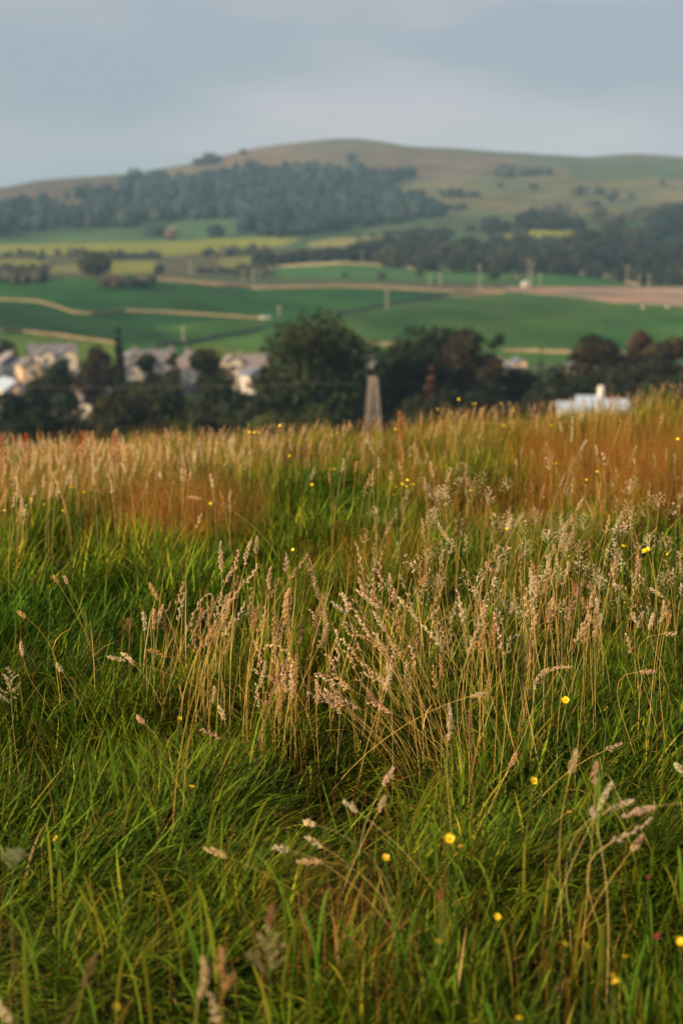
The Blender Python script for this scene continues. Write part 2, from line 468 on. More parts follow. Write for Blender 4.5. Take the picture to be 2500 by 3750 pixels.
def crown_mesh(name, w, h, kind, col, n, size, seed, hole=0.0):
    """crown from z=0 (bottom of the leaves) to z=h, w wide"""
    rs = np.random.default_rng(seed)
    col = np.array(col)
    lobes = []
    if kind == 'broad':
        k = 26
        for i in range(k):
            u = rs.normal(0, 1, 3); u /= np.linalg.norm(u)
            rad = 0.60 + 0.14 * rs.random()
            p = np.array([u[0] * w / 2 * rad, u[1] * w / 2 * rad, h * 0.5 + u[2] * h / 2 * rad])
            if p[2] < h * 0.3: p[:2] *= 0.85
            lobes.append((p, w * rs.uniform(0.22, 0.30), rs.uniform(0.72, 1.3)))
        lobes.append((np.array([0, 0, h * 0.5]), w * 0.33, 0.8))
    elif kind == 'spire':
        for i in range(12):
            t = (i + 0.5) / 12
            lobes.append((np.array([rs.normal(0, w * .04), rs.normal(0, w * .04), h * (0.04 + 0.92 * t)]), w * 0.5 * (1 - 0.82 * t ** 1.6), rs.uniform(0.8, 1.2)))
    elif kind == 'conifer':
        for i in range(10):
            t = (i + 0.3) / 10
            for k in range(4):
                a = rs.random() * 6.28; q = w * 0.28 * (1 - t)
                lobes.append((np.array([math.cos(a) * q, math.sin(a) * q, h * (0.04 + 0.9 * t)]), w * (0.26 * (1 - t) + 0.05), rs.uniform(0.75, 1.25)))
    elif kind == 'bush':
        for i in range(12):
            a = rs.random() * 6.28; q = w * 0.34 * math.sqrt(rs.random())
            lobes.append((np.array([math.cos(a) * q, math.sin(a) * q, h * rs.uniform(0.2, 0.62)]), min(w, h * 1.5) * rs.uniform(0.2, 0.3), rs.uniform(0.75, 1.3)))
    wgt = np.array([l[1] ** 2 for l in lobes]); wgt /= wgt.sum()
    li = rs.choice(len(lobes), n, p=wgt)
    C = np.array([l[0] for l in lobes])[li]; R = np.array([l[1] for l in lobes])[li]; B = np.array([l[2] for l in lobes])[li]
    u = rs.normal(0, 1, (n, 3)); u /= np.linalg.norm(u, axis=1, keepdims=True)
    sq = np.array([1, 1, 0.8 if kind != 'spire' else 1.5])
    P = C + u * sq * (R * (0.55 + 0.5 * rs.random(n) ** 0.6))[:, None]
    P[:, 2] = np.clip(P[:, 2], 0.02 * h, None)
    P[:, 2] *= h / P[:, 2].max() * 1.01
    P[:, :2] *= (w / 2) / np.percentile(np.abs(P[:, 0]), 97.5)
    cc = col[None, :] * (B * rs.uniform(0.6, 1.45, n))[:, None]
    hue = rs.uniform(-1, 1, len(lobes))[li][:, None]
    cc = cc * (1 + hue * np.array([0.16, 0.0, -0.10]))
    V, T, Cc = cards(P, u, size * 1.6 * rs.uniform(0.5, 1.3, n), cc, rs)
    return mesh_tris(name, V, T, Cc)

def trunk_mesh(name, h, ch0, ch1, w, rs):
    b = MB()
    rad = max(0.12, h * 0.022)
    lean = rs.uniform(-0.03, 0.03, 2) * h
    top = Vector((lean[0], lean[1], ch0 + (ch1 - ch0) * 0.55))
    mid = Vector((lean[0] * 0.5, lean[1] * 0.5, ch0 * 0.9 + 0.2))
    b.bar((0, 0, -0.6), mid, rad * 1.25, rad, 7)
    b.bar(mid, top, rad, rad * 0.4, 7)
    for k in range(6):
        a = k * 1.05 + rs.uniform(-0.3, 0.3); t = rs.uniform(0.0, 0.8)
        p = mid.lerp(top, t)
        q = p + Vector((math.cos(a) * w * 0.3, math.sin(a) * w * 0.3, (ch1 - ch0) * rs.uniform(0.12, 0.25)))
        b.bar(p, q, rad * 0.42, rad * 0.12, 5)
    return b.mesh(name)

def tree(label, px, ytop, wpx, r, kind='broad', col=(0.05, 0.075, 0.025), n=2600, size=0.62, group=None, name=None, clear=0.1, cat='tree'):
    n = int(n * 1.8); wpx = wpx * 1.06
    if sum(col) > 0.1 and col not in (OL, BR, YG): col = tuple(c_ * 0.72 for c_ in col)
    """a tree at distance r whose top and width in the photograph are given"""
    th, s = ray(px, ytop)
    ztop = EYE + float(s) * r
    x, y = r * math.sin(th), r * math.cos(th)
    zg = float(Hp(float(th), r))
    h = max(1.5, ztop - zg)
    w = wpx / F * r
    sd = int(px * 7 + ytop * 13) % 99991
    rs = np.random.default_rng(sd)
    nm = name or {'broad': 'tree', 'spire': 'cypress_tree', 'conifer': 'conifer_tree', 'bush': 'bush'}[kind]
    root = thing(nm, label, cat, (x, y, zg), 0, group)
    c0 = clear * h if kind != 'bush' else 0.0
    c = obj('crown', crown_mesh('crown', w, h - c0, kind, col, n, size, sd), M_leaf, root); c.location = (0, 0, c0)
    obj('trunk', trunk_mesh('trunk', h, max(0.3, c0), h, w, rs), M_bark, root)
    return root

DK = (0.016, 0.027, 0.013); OL = (0.034, 0.045, 0.016); BR = (0.044, 0.034, 0.020); YG = (0.060, 0.070, 0.020); MD = (0.029, 0.035, 0.017)
near_trees = [
    ('dark tree squeezed before the middle of the large cream house', 222, 1318, 60, 300, 'broad', DK, 1300, 0.6),
    ('dark tree forming the left flank of the big dark tree', 1475, 1248, 190, 226, 'broad', DK, 2200, 0.6),
    ('dark crown behind the middle of the big dark tree', 1640, 1204, 230, 228, 'broad', DK, 2600, 0.6),
    ('dark low tree hiding the foot of the large cream house', 120, 1392, 110, 232, 'broad', MD, 1400, 0.5),
    ('dark tree on the left flank of the large olive tree', 1000, 1330, 120, 206, 'broad', OL, 1700, 0.55),
    ('dark tree hiding the ground under the stepped gables', 490, 1400, 130, 212, 'broad', DK, 1700, 0.55),
    ('dark tree above the left tip of the bungalow roof', 2075, 1372, 160, 205, 'broad', DK, 1700, 0.55),
    ('large round olive green tree standing left of the lattice pylon', 1152, 1132, 375, 200, 'broad', OL, 5200, 0.62),
    ('big dark spreading tree just right of the lattice pylon', 1590, 1196, 400, 222, 'broad', DK, 5200, 0.66),
    ('brownish green tree forming the right shoulder of the big dark tree', 1715, 1205, 210, 218, 'broad', BR, 2600, 0.6),
    ('small dark tree peeping out behind the brown shoulder tree', 1815, 1228, 60, 262, 'broad', DK, 900, 0.6),
    ('low dark tree directly behind the pylon foot', 1420, 1290, 150, 230, 'broad', DK, 1800, 0.6),
    ('slim rust brown tree in front of the big dark tree', 1578, 1345, 105, 188, 'conifer', (0.130, 0.070, 0.042), 1300, 0.42),
    ('tall narrow dark cypress rising above the village roofs', 434, 1206, 52, 262, 'spire', (0.020, 0.026, 0.016), 3400, 0.5),
    ('dark brown rounded tree left of the cypress', 355, 1268, 120, 268, 'broad', (0.052, 0.046, 0.030), 1500, 0.6),
    ('small round tree at the left edge above the slate roofs', 22, 1242, 62, 395, 'broad', DK, 700, 0.8),
    ('dark bushy tree in front of the large cream house', 200, 1330, 150, 258, 'broad', (0.026, 0.036, 0.018), 1900, 0.6),
    ('very dark tree at the lower left corner of the village', 30, 1432, 135, 196, 'broad', (0.020, 0.028, 0.016), 1800, 0.5),
    ('round dark tree beside the stepped cream gables', 535, 1296, 84, 275, 'broad', MD, 1200, 0.55),
    ('small green tree between the long mauve roof and the pink roofs', 632, 1292, 54, 300, 'broad', OL, 700, 0.6),
    ('domed dark tree in front of the pink roofs', 770, 1280, 140, 226, 'broad', MD, 2000, 0.55),
    ('broad dark green tree in the middle of the left tree belt', 600, 1372, 260, 206, 'broad', MD, 3000, 0.6),
    ('dark tree filling the left tree belt under the domed tree', 800, 1385, 215, 200, 'broad', (0.040, 0.050, 0.022), 2600, 0.6),
    ('brown tinged tree at the left foot of the tree belt', 430, 1440, 215, 188, 'broad', (0.050, 0.050, 0.026), 2400, 0.55),
    ('dim brown green tree under the grey slate roof', 250, 1492, 170, 178, 'broad', (0.046, 0.044, 0.026), 1800, 0.5),
    ('low yellow green bush left of the pylon behind the meadow', 975, 1502, 175, 176, 'bush', YG, 1500, 0.42),
    ('low green bush between the yellow green bush and the pylon', 1180, 1488, 150, 182, 'bush', (0.050, 0.070, 0.026), 1300, 0.45),
    ('little dark conifer standing before the far tan field edge', 1981, 1276, 36, 330, 'conifer', (0.050, 0.040, 0.030), 600, 0.5),
    ('dark tree between the small white house and the little conifer', 1905, 1345, 190, 236, 'broad', MD, 2000, 0.6),
    ('dark tree under the little conifer', 2055, 1335, 170, 232, 'broad', (0.040, 0.042, 0.026), 1900, 0.6),
    ('dark low tree in front of the small white house', 1790, 1420, 250, 192, 'broad', (0.022, 0.030, 0.018), 2600, 0.55),
    ('dark low tree behind the left end of the white bungalow', 2010, 1412, 220, 196, 'broad', (0.026, 0.032, 0.020), 2400, 0.55),
    ('broad dark tree above the white bungalow', 2190, 1228, 190, 226, 'broad', (0.048, 0.046, 0.030), 2600, 0.6),
    ('reddish brown tree top in the right tree belt', 2352, 1216, 110, 232, 'broad', (0.100, 0.064, 0.046), 1500, 0.55),
    ('brown green tree right of the reddish tree top', 2460, 1240, 170, 228, 'broad', (0.075, 0.056, 0.036), 2200, 0.6),
    ('wide dark tree filling the right tree belt', 2345, 1300, 290, 214, 'broad', (0.042, 0.044, 0.026), 3400, 0.6),
    ('dark tree beside the white bungalow chimney', 2190, 1345, 190, 218, 'broad', (0.024, 0.032, 0.020), 2000, 0.6),
    ('mid green tree behind the right end of the white bungalow', 2440, 1370, 220, 190, 'broad', (0.046, 0.056, 0.024), 2400, 0.55),
    ('dark tree standing right behind the left crest of the meadow', 120, 1500, 180, 172, 'broad', (0.020, 0.030, 0.018), 1600, 0.45),
    ('dark tree filling the gap left of the pylon foot', 1330, 1400, 130, 210, 'broad', DK, 1500, 0.6),
    ('dark tree under the rust brown tree', 1600, 1430, 260, 186, 'broad', (0.022, 0.030, 0.018), 2600, 0.55),
    ('dark tree under the left shoulder of the large olive tree', 900, 1440, 140, 186, 'broad', (0.030, 0.042, 0.022), 1500, 0.5),
]
for t_ in near_trees:
    tree(*t_, clear=0.03)

# far trees and shrubs one can tell apart in the fields and on the hill
def far_tree(label, px, ybase, hpx, wpx, col=(0.040, 0.055, 0.030), kind='broad', group=None, n=420, rmin=420, name=None, cat='tree'):
    x, y, z, r = hit_far(px, ybase, rmin)
    h = hpx / F * r; w = wpx / F * r
    sd = int(px * 11 + ybase * 3)
    nm = name or {'broad': 'tree', 'spire': 'cypress_tree', 'conifer': 'conifer_tree', 'bush': 'shrub'}[kind]
    root = thing(nm, label, cat, (x, y, z), 0, group)
    c = obj('crown', crown_mesh('crown', w, h, kind, col, n, max(0.9, w * 0.16), sd), M_leaf, root)
    c.location = (0, 0, 0.02 * h)
    obj('trunk', trunk_mesh('trunk', h, 0.12 * h, h, w, np.random.default_rng(sd)), M_bark, root)
    return root

far_tree('round dark field tree standing alone on the yellow strip', 352, 1010, 82, 100, (0.060, 0.062, 0.034), n=900)
far_tree('small pointed bush right of the lone round field tree', 588, 1008, 38, 44, (0.050, 0.060, 0.040), 'bush')
far_tree('dark shrub at the left end of the yellow strip', 20, 1006, 36, 60, (0.055, 0.048, 0.034), 'bush')
far_tree('low shrub under the left end of the yellow strip', 95, 1030, 40, 90, (0.060, 0.050, 0.034), 'bush')
far_tree('tiny shrub on the hedge left of the lone round field tree', 150, 955, 20, 26, (0.05, 0.06, 0.04), 'bush')
far_tree('reddish scrub patch on the top edge of the emerald field', 410, 1052, 34, 90, (0.100, 0.070, 0.045), 'bush')
far_tree('dark green scrub on the top edge of the emerald field', 520, 1052, 32, 110, (0.035, 0.058, 0.034), 'bush')
far_tree('pinkish brown scrub by the foot of the hill wood', 628, 878, 40, 44, (0.260, 0.180, 0.130), 'bush')
far_tree('dark clump on the green meadow under the hill wood', 560, 866, 34, 78, (0.040, 0.062, 0.050), 'bush')
far_tree('dark tree on the green meadow edge under the hill wood', 790, 868, 46, 62, (0.036, 0.048, 0.044))
far_tree('tree standing on the skyline of the left ridge', 776, 604, 42, 62, (0.045, 0.060, 0.045), rmin=1500)
far_tree('low shrub beside the skyline tree', 730, 606, 24, 50, (0.05, 0.06, 0.045), 'bush', rmin=1500)
far_tree('tiny bush on the skyline right of the skyline tree', 889, 566, 20, 26, (0.06, 0.06, 0.05), 'bush', rmin=1500)
far_tree('narrow conifer breaking the top of the hill wood', 476, 700, 78, 34, (0.026, 0.040, 0.036), 'conifer', rmin=1500)
far_tree('single bush on the brown slope under the summit', 1284, 598, 32, 36, (0.05, 0.07, 0.06), 'bush', rmin=1500)
far_tree('round dark bush in the green patch right of the hill wood', 1722, 846, 20, 36, (0.034, 0.048, 0.042), 'bush')
far_tree('rounded dark tree left of the long dark spinney', 1795, 862, 62, 66, (0.026, 0.036, 0.036), n=700)
far_tree('small tree joined to the rounded tree left of the spinney', 1845, 848, 36, 50, (0.030, 0.042, 0.036))
for i_, (a_, b_, c_, d_) in enumerate([(1848, 648, 40, 75), (1930, 640, 26, 60), (1990, 640, 26, 60), (1830, 690, 22, 24), (1952, 694, 22, 34), (2122, 716, 34, 60), (2192, 714, 26, 40),
                                      (2240, 740, 40, 44), (2315, 730, 22, 30), (2425, 688, 30, 26), (1655, 722, 26, 90), (1720, 720, 16, 60), (1680, 770, 26, 50), (1640, 765, 18, 36), (2170, 756, 20, 50), (1300, 870, 14, 30), (1360, 868, 14, 30)]):
    far_tree('dark gorse bush dotted on the open hillside to the right', a_, b_, c_, d_, (0.060, 0.080, 0.055), 'bush', 'gorse bushes dotted over the hillside', 200, 1100, 'gorse_bush', 'bush')
for i_, (a_, b_, c_) in enumerate([(1395, 1022, 22), (1536, 1012, 18), (1805, 1030, 34), (1262, 1014, 12), (1452, 978, 16)]):
    far_tree(['small bush on the wall below the bright green strip', 'tiny bush right of the small wall bush', 'round dark bush by the track left of the pale strip', 'tiny bush at the left end of the bright green strip', 'tiny bush on the top edge of the bright green strip'][i_], a_, b_, c_, c_ * 1.2, (0.030, 0.040, 0.026), 'bush')

# wood right of centre: the trees one can tell apart, from shared crowns
PROTO = []
for k in range(7):
    PROTO.append((crown_mesh('crown', 10, 10, 'broad', [(0.028, 0.038, 0.028), (0.034, 0.044, 0.032), (0.042, 0.048, 0.034), (0.030, 0.040, 0.034), (0.046, 0.050, 0.032), (0.036, 0.036, 0.030), (0.024, 0.034, 0.028)][k], 520, 1.25, 500 + k),
                  trunk_mesh('trunk', 10, 1.5, 10, 10, np.random.default_rng(k))))
for c_, t_ in PROTO:
    c_.materials.append(M_leafv); t_.materials.append(M_bark)
WOOD_TOP = [(930, 930), (960, 922), (1040, 925), (1100, 915), (1240, 905), (1300, 898), (1400, 870), (1460, 862), (1560, 838), (1640, 835), (1680, 862), (1740, 876), (1860, 866), (1960, 862), (2050, 868), (2160, 850), (2230, 812), (2300, 800), (2400, 775), (2500, 745), (2700, 735)]
WOOD_BOT = [(930, 985), (1240, 962), (1300, 960), (1400, 976), (1560, 992), (1700, 998), (1900, 1002), (2100, 1008), (2300, 1038), (2500, 1046), (2700, 1046)]
rw = np.random.default_rng(77)
wt = np.array(WOOD_TOP, float); wb = np.array(WOOD_BOT, float)
spots = []
for row, k in ((0, 26), (1, 24), (2, 22), (3, 20), (4, 14)):
    for i in range(k):
        px = 940 + (2700 - 940) * (i + rw.uniform(0.1, 0.9)) / k
        yt = np.interp(px, wt[:, 0], wt[:, 1]); yb = np.interp(px, wb[:, 0], wb[:, 1])
        f = row / 4.6
        if yb - yt < 70 and row > 1: continue
        if yb - yt < 100 and row > 2: continue
        py = yb - f * (yb - yt - 45)
        spots.append((px, py, max(52, rw.uniform(56, 84)) if yb - yt > 70 else yb - yt))
for px, py, hp in spots:
    x, y, z, r = hit_far(px, py, 700)
    g_ = 'trees of the dark wood across the valley'
    yb_ = np.interp(px, wb[:, 0], wb[:, 1])
    row_ = 'front row' if yb_ - py < 12 else 'second row' if yb_ - py < 32 else 'middle rows' if yb_ - py < 60 else 'upper rows' if yb_ - py < 95 else 'topmost row'
    mark = ['at the wood\'s left tip', 'above the green strip\'s left end', 'above the green strip\'s middle', 'above the green strip\'s right end', 'left of the tall pale pole', 'behind the tall pale pole', 'left of the tallest pole',
            'behind the tallest pole', 'right of the tallest pole', 'below the long spinney', 'below the right end of the spinney', 'behind the two close poles', 'by the right edge', 'beyond the right edge'][int(np.searchsorted([1040, 1180, 1320, 1450, 1600, 1720, 1850, 1960, 2040, 2140, 2240, 2380, 2500], px))]
    lab = ('tall ' if hp > 72 else 'low ' if hp < 60 else '') + 'dark round tree, ' + row_ + ' of wood, ' + mark
    root = thing('tree', lab, 'tree', (x, y, z), rw.uniform(0, 6.28), g_ if px < 1880 else g_ + ' above the pale strip')
    cm, tm = PROTO[int(rw.integers(0, 7))]
    h = hp / F * r; w = h * rw.uniform(1.0, 1.5)
    c = obj('crown', cm, None, root); c.scale = (w / 10, w / 10, h / 10)
    t = obj('trunk', tm, None, root); t.scale = (w / 10, w / 10, h / 10)
for i in range(9):      # the spinney on the slope
    px = 1905 + i * 27; x, y, z, r = hit_far(px, 842, 900)
    h = (60 + 10 * math.sin(i * 0.7)) / F * r * (0.75 if i in (0, 8) else 1)
    root = thing('tree', ['leftmost', 'second', 'third', 'fourth', 'middle', 'sixth', 'seventh', 'last but one', 'rightmost'][i] + ' dark tree of the long low spinney, counted from the left', 'tree', (x, y, z), i, 'trees of the long spinney')
    cm, tm = PROTO[(i * 3) % 7]
    c = obj('crown', cm, None, root); c.scale = (h / 9, h / 9, h / 10)
    t = obj('trunk', tm, None, root); t.scale = (h / 9, h / 9, h / 10)

# the wood on the hill reads as one mass
def ico():
    import bmesh
    b = bmesh.new(); bmesh.ops.create_icosphere(b, subdivisions=2, radius=1)
    V = np.array([v.co[:] for v in b.verts]); T = np.array([[v.index for v in f.verts] for f in b.faces]); b.free()
    return V, T
IV, IT = ico()
def wood_mass(name, label, polys, step, hm, col, rmin, skip=()):
    rs = np.random.default_rng(len(polys[0]) * 31 + 5)
    VV = []; TT = []; CC = []; n = 0
    for poly in polys:
        P = np.array(poly, float)
        x0, y0 = P.min(0); x1, y1 = P.max(0)
        for yy in np.arange(y0, y1, step[1]):
            for xx in np.arange(x0, x1, step[0]):
                qx = xx + rs.uniform(-.6, .6) * step[0]; qy = yy + rs.uniform(-.6, .6) * step[1]
                if not inpoly(np.array([qx]), np.array([qy]), poly)[0]: continue
                if any(inpoly(np.array([qx]), np.array([qy]), s_)[0] for s_ in skip): continue
                g = fbm(np.array([qx / 60]), np.array([qy / 34]), 91)[0]
                if g < 0.30: continue
                x, y, z, r = hit_far(qx, qy, rmin)
                h = hm * rs.uniform(0.7, 1.25) * (0.75 + 0.5 * g); w = h * rs.uniform(0.75, 1.15)
                con = rs.random() < 0.3
                V = IV * (1 + 0.26 * rs.normal(0, 1, (len(IV), 1)) * 0.6)
                if con:
                    V = V * np.array([w * 0.33, w * 0.33, h * 0.55]); V[:, :2] *= (1 - 0.75 * np.clip(V[:, 2:3] / (h * 0.55), -0.3, 1))
                else:
                    V = V * np.array([w / 2, w / 2, h * 0.46])
                V = V + np.array([x, y, z + h * 0.48])
                c = np.array(col) * rs.uniform(0.7, 1.35) * (1 + rs.uniform(-1, 1) * np.array([0.2, 0.02, -0.12]))
                c = c * (0.25 + 1.5 * g)
                if con: c = c * 0.8
                VV.append(V); TT.append(IT + n); n += len(V)
                CC.append(np.repeat(c[None, :], len(V), 0) * rs.uniform(0.85, 1.15, (len(V), 1)))
    me = mesh_tris(name, np.concatenate(VV), np.concatenate(TT), np.concatenate(CC), False)
    o = obj(name, me, M_leaf); tag(o, label, 'wood', kind='stuff'); return len(TT)
HILLWOOD = [[(280, 720), (400, 690), (500, 660), (660, 668), (760, 650), (880, 628), (1000, 630), (1160, 625), (1330, 632), (1440, 640), (1530, 655), (1440, 685), (1330, 722), (1480, 735), (1570, 745), (1640, 795),
             (1500, 815), (1350, 835), (1150, 862), (980, 868), (880, 850), (880, 800), (760, 806), (600, 812), (450, 838), (300, 842), (200, 835), (180, 800), (300, 790), (300, 760), (230, 735)],
            [(-250, 760), (0, 765), (180, 745), (230, 790), (200, 845), (100, 852), (0, 868), (-250, 880)]]
wood_mass('woodland', 'mixed blue green wood covering the lower side of the hill', HILLWOOD, (26, 12), 15.0, (0.026, 0.041, 0.042), 1150)
wood_mass('scrub_belt', 'low dark scrub belt along the upper edge of the far fields', [[(-200, 938), (300, 936), (580, 942), (580, 950), (-200, 948)], [(420, 950), (600, 942), (600, 955), (430, 956)], [(740, 932), (950, 915), (1000, 925), (960, 935), (740, 945)],
          [(760, 1000), (1000, 992), (960, 1020), (800, 1012)], [(2150, 780), (2700, 740), (2700, 800), (2150, 830)], [(1930, 770), (2060, 764), (2120, 790), (1950, 790)], [(0, 1000), (170, 1000), (160, 1040), (0, 1045)]], (22, 7), 5.5, (0.055, 0.058, 0.040), 600)

# ------------------------------------------------------------------ walls and hedges across the fields
def wall(name, label, pts, h, w, m, cat, rmin=400, rough=0.18, col=None):
    P = []
    for (a, b) in zip(pts[:-1], pts[1:]):
        n = max(2, int(math.hypot(b[0] - a[0], b[1] - a[1]) / 8))
        for k in range(n):
            t = k / n; P.append((a[0] + (b[0] - a[0]) * t, a[1] + (b[1] - a[1]) * t))
    P.append(pts[-1])
    Q = [hit_far(a, b, rmin)[:3] for a, b in P]
    # even out the depth so that the wall runs smoothly over the ground
    A = np.array(Q)
    for _ in range(3):
        A[1:-1] = (A[:-2] + 2 * A[1:-1] + A[2:]) / 4
    rs = np.random.default_rng(int(pts[0][0] * 3 + pts[0][1]))
    V = []; Fc = []
    for i, p in enumerate(A):
        q0 = A[max(0, i - 1)]; q1 = A[min(len(A) - 1, i + 1)]
        d = np.array([q1[0] - q0[0], q1[1] - q0[1]]); d = d / (np.linalg.norm(d) + 1e-9); nrm = np.array([-d[1], d[0]])
        z = float(H(p[0], p[1])); hh = h * (1 + rs.uniform(-rough, rough))
        for s_, zz, ww in ((-1, -0.5, 1.0), (-1, hh * 0.9, 0.75), (-0.3, hh, 0.75), (0.3, hh, 0.75), (1, hh * 0.9, 0.75), (1, -0.5, 1.0)):
            V.append((p[0] + nrm[0] * s_ * w / 2 * ww, p[1] + nrm[1] * s_ * w / 2 * ww, z + zz))
        if i:
            a = (i - 1) * 6
            for k in range(5):
                Fc.append((a + k, a + k + 1, a + k + 7, a + k + 6))
    Fc += [(0, 5, 4, 3, 2, 1), tuple(len(V) - 6 + k for k in range(6))]
    me = bpy.data.meshes.new(name); me.from_pydata(V, [], Fc); me.update()
    o = obj(name, me, m); tag(o, label, cat); return o

M_wall_pale = mat('dry_stone_pale', (0.205, 0.165, 0.10), 0.95, 0.05, 0.3, 0.6, 0.4)
M_hedge = mat('hedge_leaves', (0.045, 0.055, 0.035), 0.9, 0.05, 0.45, 0.7, 0.6)
M_wall_dark = mat('dry_stone_dark', (0.085, 0.085, 0.075), 0.95, 0.05, 0.3, 0.6, 0.4)
wall('stone_wall', 'pale winding stone wall crossing the emerald field on the left', [(-60, 1098), (80, 1102), (150, 1108), (210, 1126), (265, 1146), (340, 1152), (450, 1140), (600, 1145), (760, 1156), (960, 1168)], 1.0, 0.9, M_wall_pale, 'wall')
wall('stone_wall', 'pale stone wall along the bottom of the emerald field by the village', [(-60, 1216), (80, 1218), (200, 1230), (330, 1248), (430, 1262)], 1.1, 0.9, M_wall_pale, 'wall')
wall('stone_wall', 'long pale stone wall along the top of the emerald field', [(500, 1022), (700, 1036), (800, 1048), (950, 1058), (1100, 1056), (1250, 1052), (1450, 1060), (1650, 1070), (1850, 1072)], 1.2, 1.0, M_wall_pale, 'wall', 560)
wall('stone_wall', 'thin brown wall over the crest of the bright green strip', [(935, 984), (1100, 974), (1250, 966), (1400, 974), (1560, 990), (1700, 996), (1850, 1000)], 1.4, 1.1, M_stone, 'wall', 560)
wall('stone_wall', 'dark wall climbing diagonally from the big tree to the pale strip', [(1215, 1158), (1320, 1138), (1450, 1112), (1560, 1094), (1640, 1082)], 0.9, 1.1, M_wall_dark, 'wall')
wall('stone_wall', 'dark wall running down left from the big tree to the roofs', [(960, 1204), (880, 1220), (800, 1232), (700, 1256), (560, 1270)], 0.9, 1.1, M_wall_dark, 'wall')
wall('stone_wall', 'brown wall over the small green mound above the pale strip', [(1890, 1018), (1960, 992), (2080, 998), (2200, 1014), (2330, 1044)], 1.3, 1.1, M_stone, 'wall', 560)
wall('stone_wall', 'pale wall at the foot of the green field right of the big tree', [(1335, 1264), (1400, 1264), (1500, 1272)], 1.1, 0.9, M_wall_pale, 'wall')
wall('stone_wall', 'tan wall at the foot of the right hand field behind the little conifer', [(1840, 1288), (1960, 1290), (2110, 1296), (2300, 1300)], 1.1, 0.9, M_wall_pale, 'wall')
wall('hedge', 'dark hedge under the yellow green field right of the lone tree', [(410, 950), (500, 948), (590, 946)], 4.0, 3.0, M_hedge, 'hedge', 600)
wall('hedge', 'thin dark hedge along the left part of the yellow green field', [(-40, 940), (120, 945), (300, 948)], 2.2, 2.0, M_hedge, 'hedge', 600)
wall('hedge', 'brown hedge under the small yellow field patch', [(720, 1000), (850, 1000), (1000, 1012)], 3.0, 3.0, M_hedge, 'hedge', 600)
wall('hedge', 'dark hedge line low on the open hillside', [(1400, 860), (1500, 850)], 3.0, 3.0, M_hedge, 'hedge', 900)

# ------------------------------------------------------------------ poles, pylon, wires
def pole(label, px, yb, yt):
    x, y, z, r = hit_far(px, yb, 430)
    h = min(14, (yb - yt) / F * r)
    root = thing('telegraph_pole', label, 'pole', (x, y, z), 0.2, 'poles of the lines across the valley')
    MB().bar((0, 0, -0.4), (0, 0, h), 0.26, 0.20, 8).build('post', M_wood, root)
    b = MB().box(-1.1, -0.12, h - 0.8, 1.1, 0.12, h - 0.6).build('crossarm', M_wood, root)
    c = MB()
    for s_ in (-0.9, 0, 0.9):
        c.bar((s_, 0, h - 0.6), (s_, 0, h - 0.3), 0.09, 0.06, 6)
    i_ = c.build('insulator', M_frame, root); i_['kind'] = 'stuff'
    return root
for lab, px, yb, yt in [
    ('pale pole standing alone in the green field right of the big tree', 1416, 1130, 1062),
    ('tall pale pole left of the pale strip', 1754, 1068, 970),
    ('tallest pole at the left end of the pale strip', 1932, 1044, 938),
    ('pole touching the right side of the tallest pole', 1946, 1050, 962),
    ('short pole just right of the tallest pair', 1976, 1046, 1000),
    ('pole before the dark wood above the pale strip', 2292, 1050, 976),
    ('left one of the two close poles at the right of the pale strip', 2336, 1056, 1010),
    ('right one of the two close poles at the right of the pale strip', 2373, 1056, 1008),
    ('short pole on the wall left of the tall pale pole', 1572, 1044, 1004),
    ('second short pole on the wall below the bright green strip', 1611, 1044, 1000),
    ('faint pole before the left end of the dark wood', 1326, 966, 922),
    ('small pole in the rough ground under the yellow green field', 697, 1004, 960),
    ('left one of the two short poles on the long pale wall', 889, 1030, 994),
    ('right one of the two short poles on the long pale wall', 927, 1034, 990),
    ('faint pole just above the top of the large olive tree', 1022, 1158, 1118),
    ('greenish pole in the emerald field above the cream gables', 672, 1258, 1196)]:
    pole(lab, px, yb, yt)

def pylon():
    r = 168.0
    th, s = ray(1366, 1380)
    x, y = r * math.sin(th), r * math.cos(th)
    zt = EYE + float(s) * r; zg = float(Hp(float(th), r)); h = zt - zg
    root = thing('electricity_pylon', 'slender pale lattice electricity pylon rising in front of the dark trees', 'pylon', (x, y, zg), 0.35)
    w0, w1 = 2.5, 0.66
    def c(k, z):
        w = w0 + (w1 - w0) * (z / h) ** 0.9
        return Vector(((-1, 1, 1, -1)[k] * w / 2, (-1, -1, 1, 1)[k] * w / 2, z))
    for k in range(4):
        b = MB(); n = 8
        for i in range(n):
            b.bar(c(k, h * i / n), c(k, h * (i + 1) / n), 0.05, 0.05, 5)
        b.build('leg', M_steel, root)
    zs = [0]; 
    while zs[-1] < h - 0.5:
        w = w0 + (w1 - w0) * (zs[-1] / h) ** 0.8
        zs.append(min(h, zs[-1] + w * 0.95))
    for z0, z1 in zip(zs[:-1], zs[1:]):
        for k in range(4):
            b = MB(); k2 = (k + 1) % 4
            b.bar(c(k, z0), c(k2, z1), 0.022, 0.022, 4).bar(c(k2, z0), c(k, z1), 0.022, 0.022, 4).bar(c(k, z1), c(k2, z1), 0.022, 0.022, 4)
            b.build('brace', M_steel, root)
    b = MB(); b.bar((-0.45, 0, h - 0.35), (0.45, 0, h - 0.35), 0.05, 0.05, 5).bar((0, 0, h - 0.5), (0, 0, h + 0.3), 0.05, 0.04, 5)
    b.build('crossarm', M_steel, root)
    for s_ in (-0.4, 0.0, 0.4):
        MB().bar((s_, 0, h - 0.35), (s_, 0, h - 0.62), 0.045, 0.045, 6).build('insulator', M_wire, root)
    return x, y, zt, root
PX, PY, PZ, pyl = pylon()
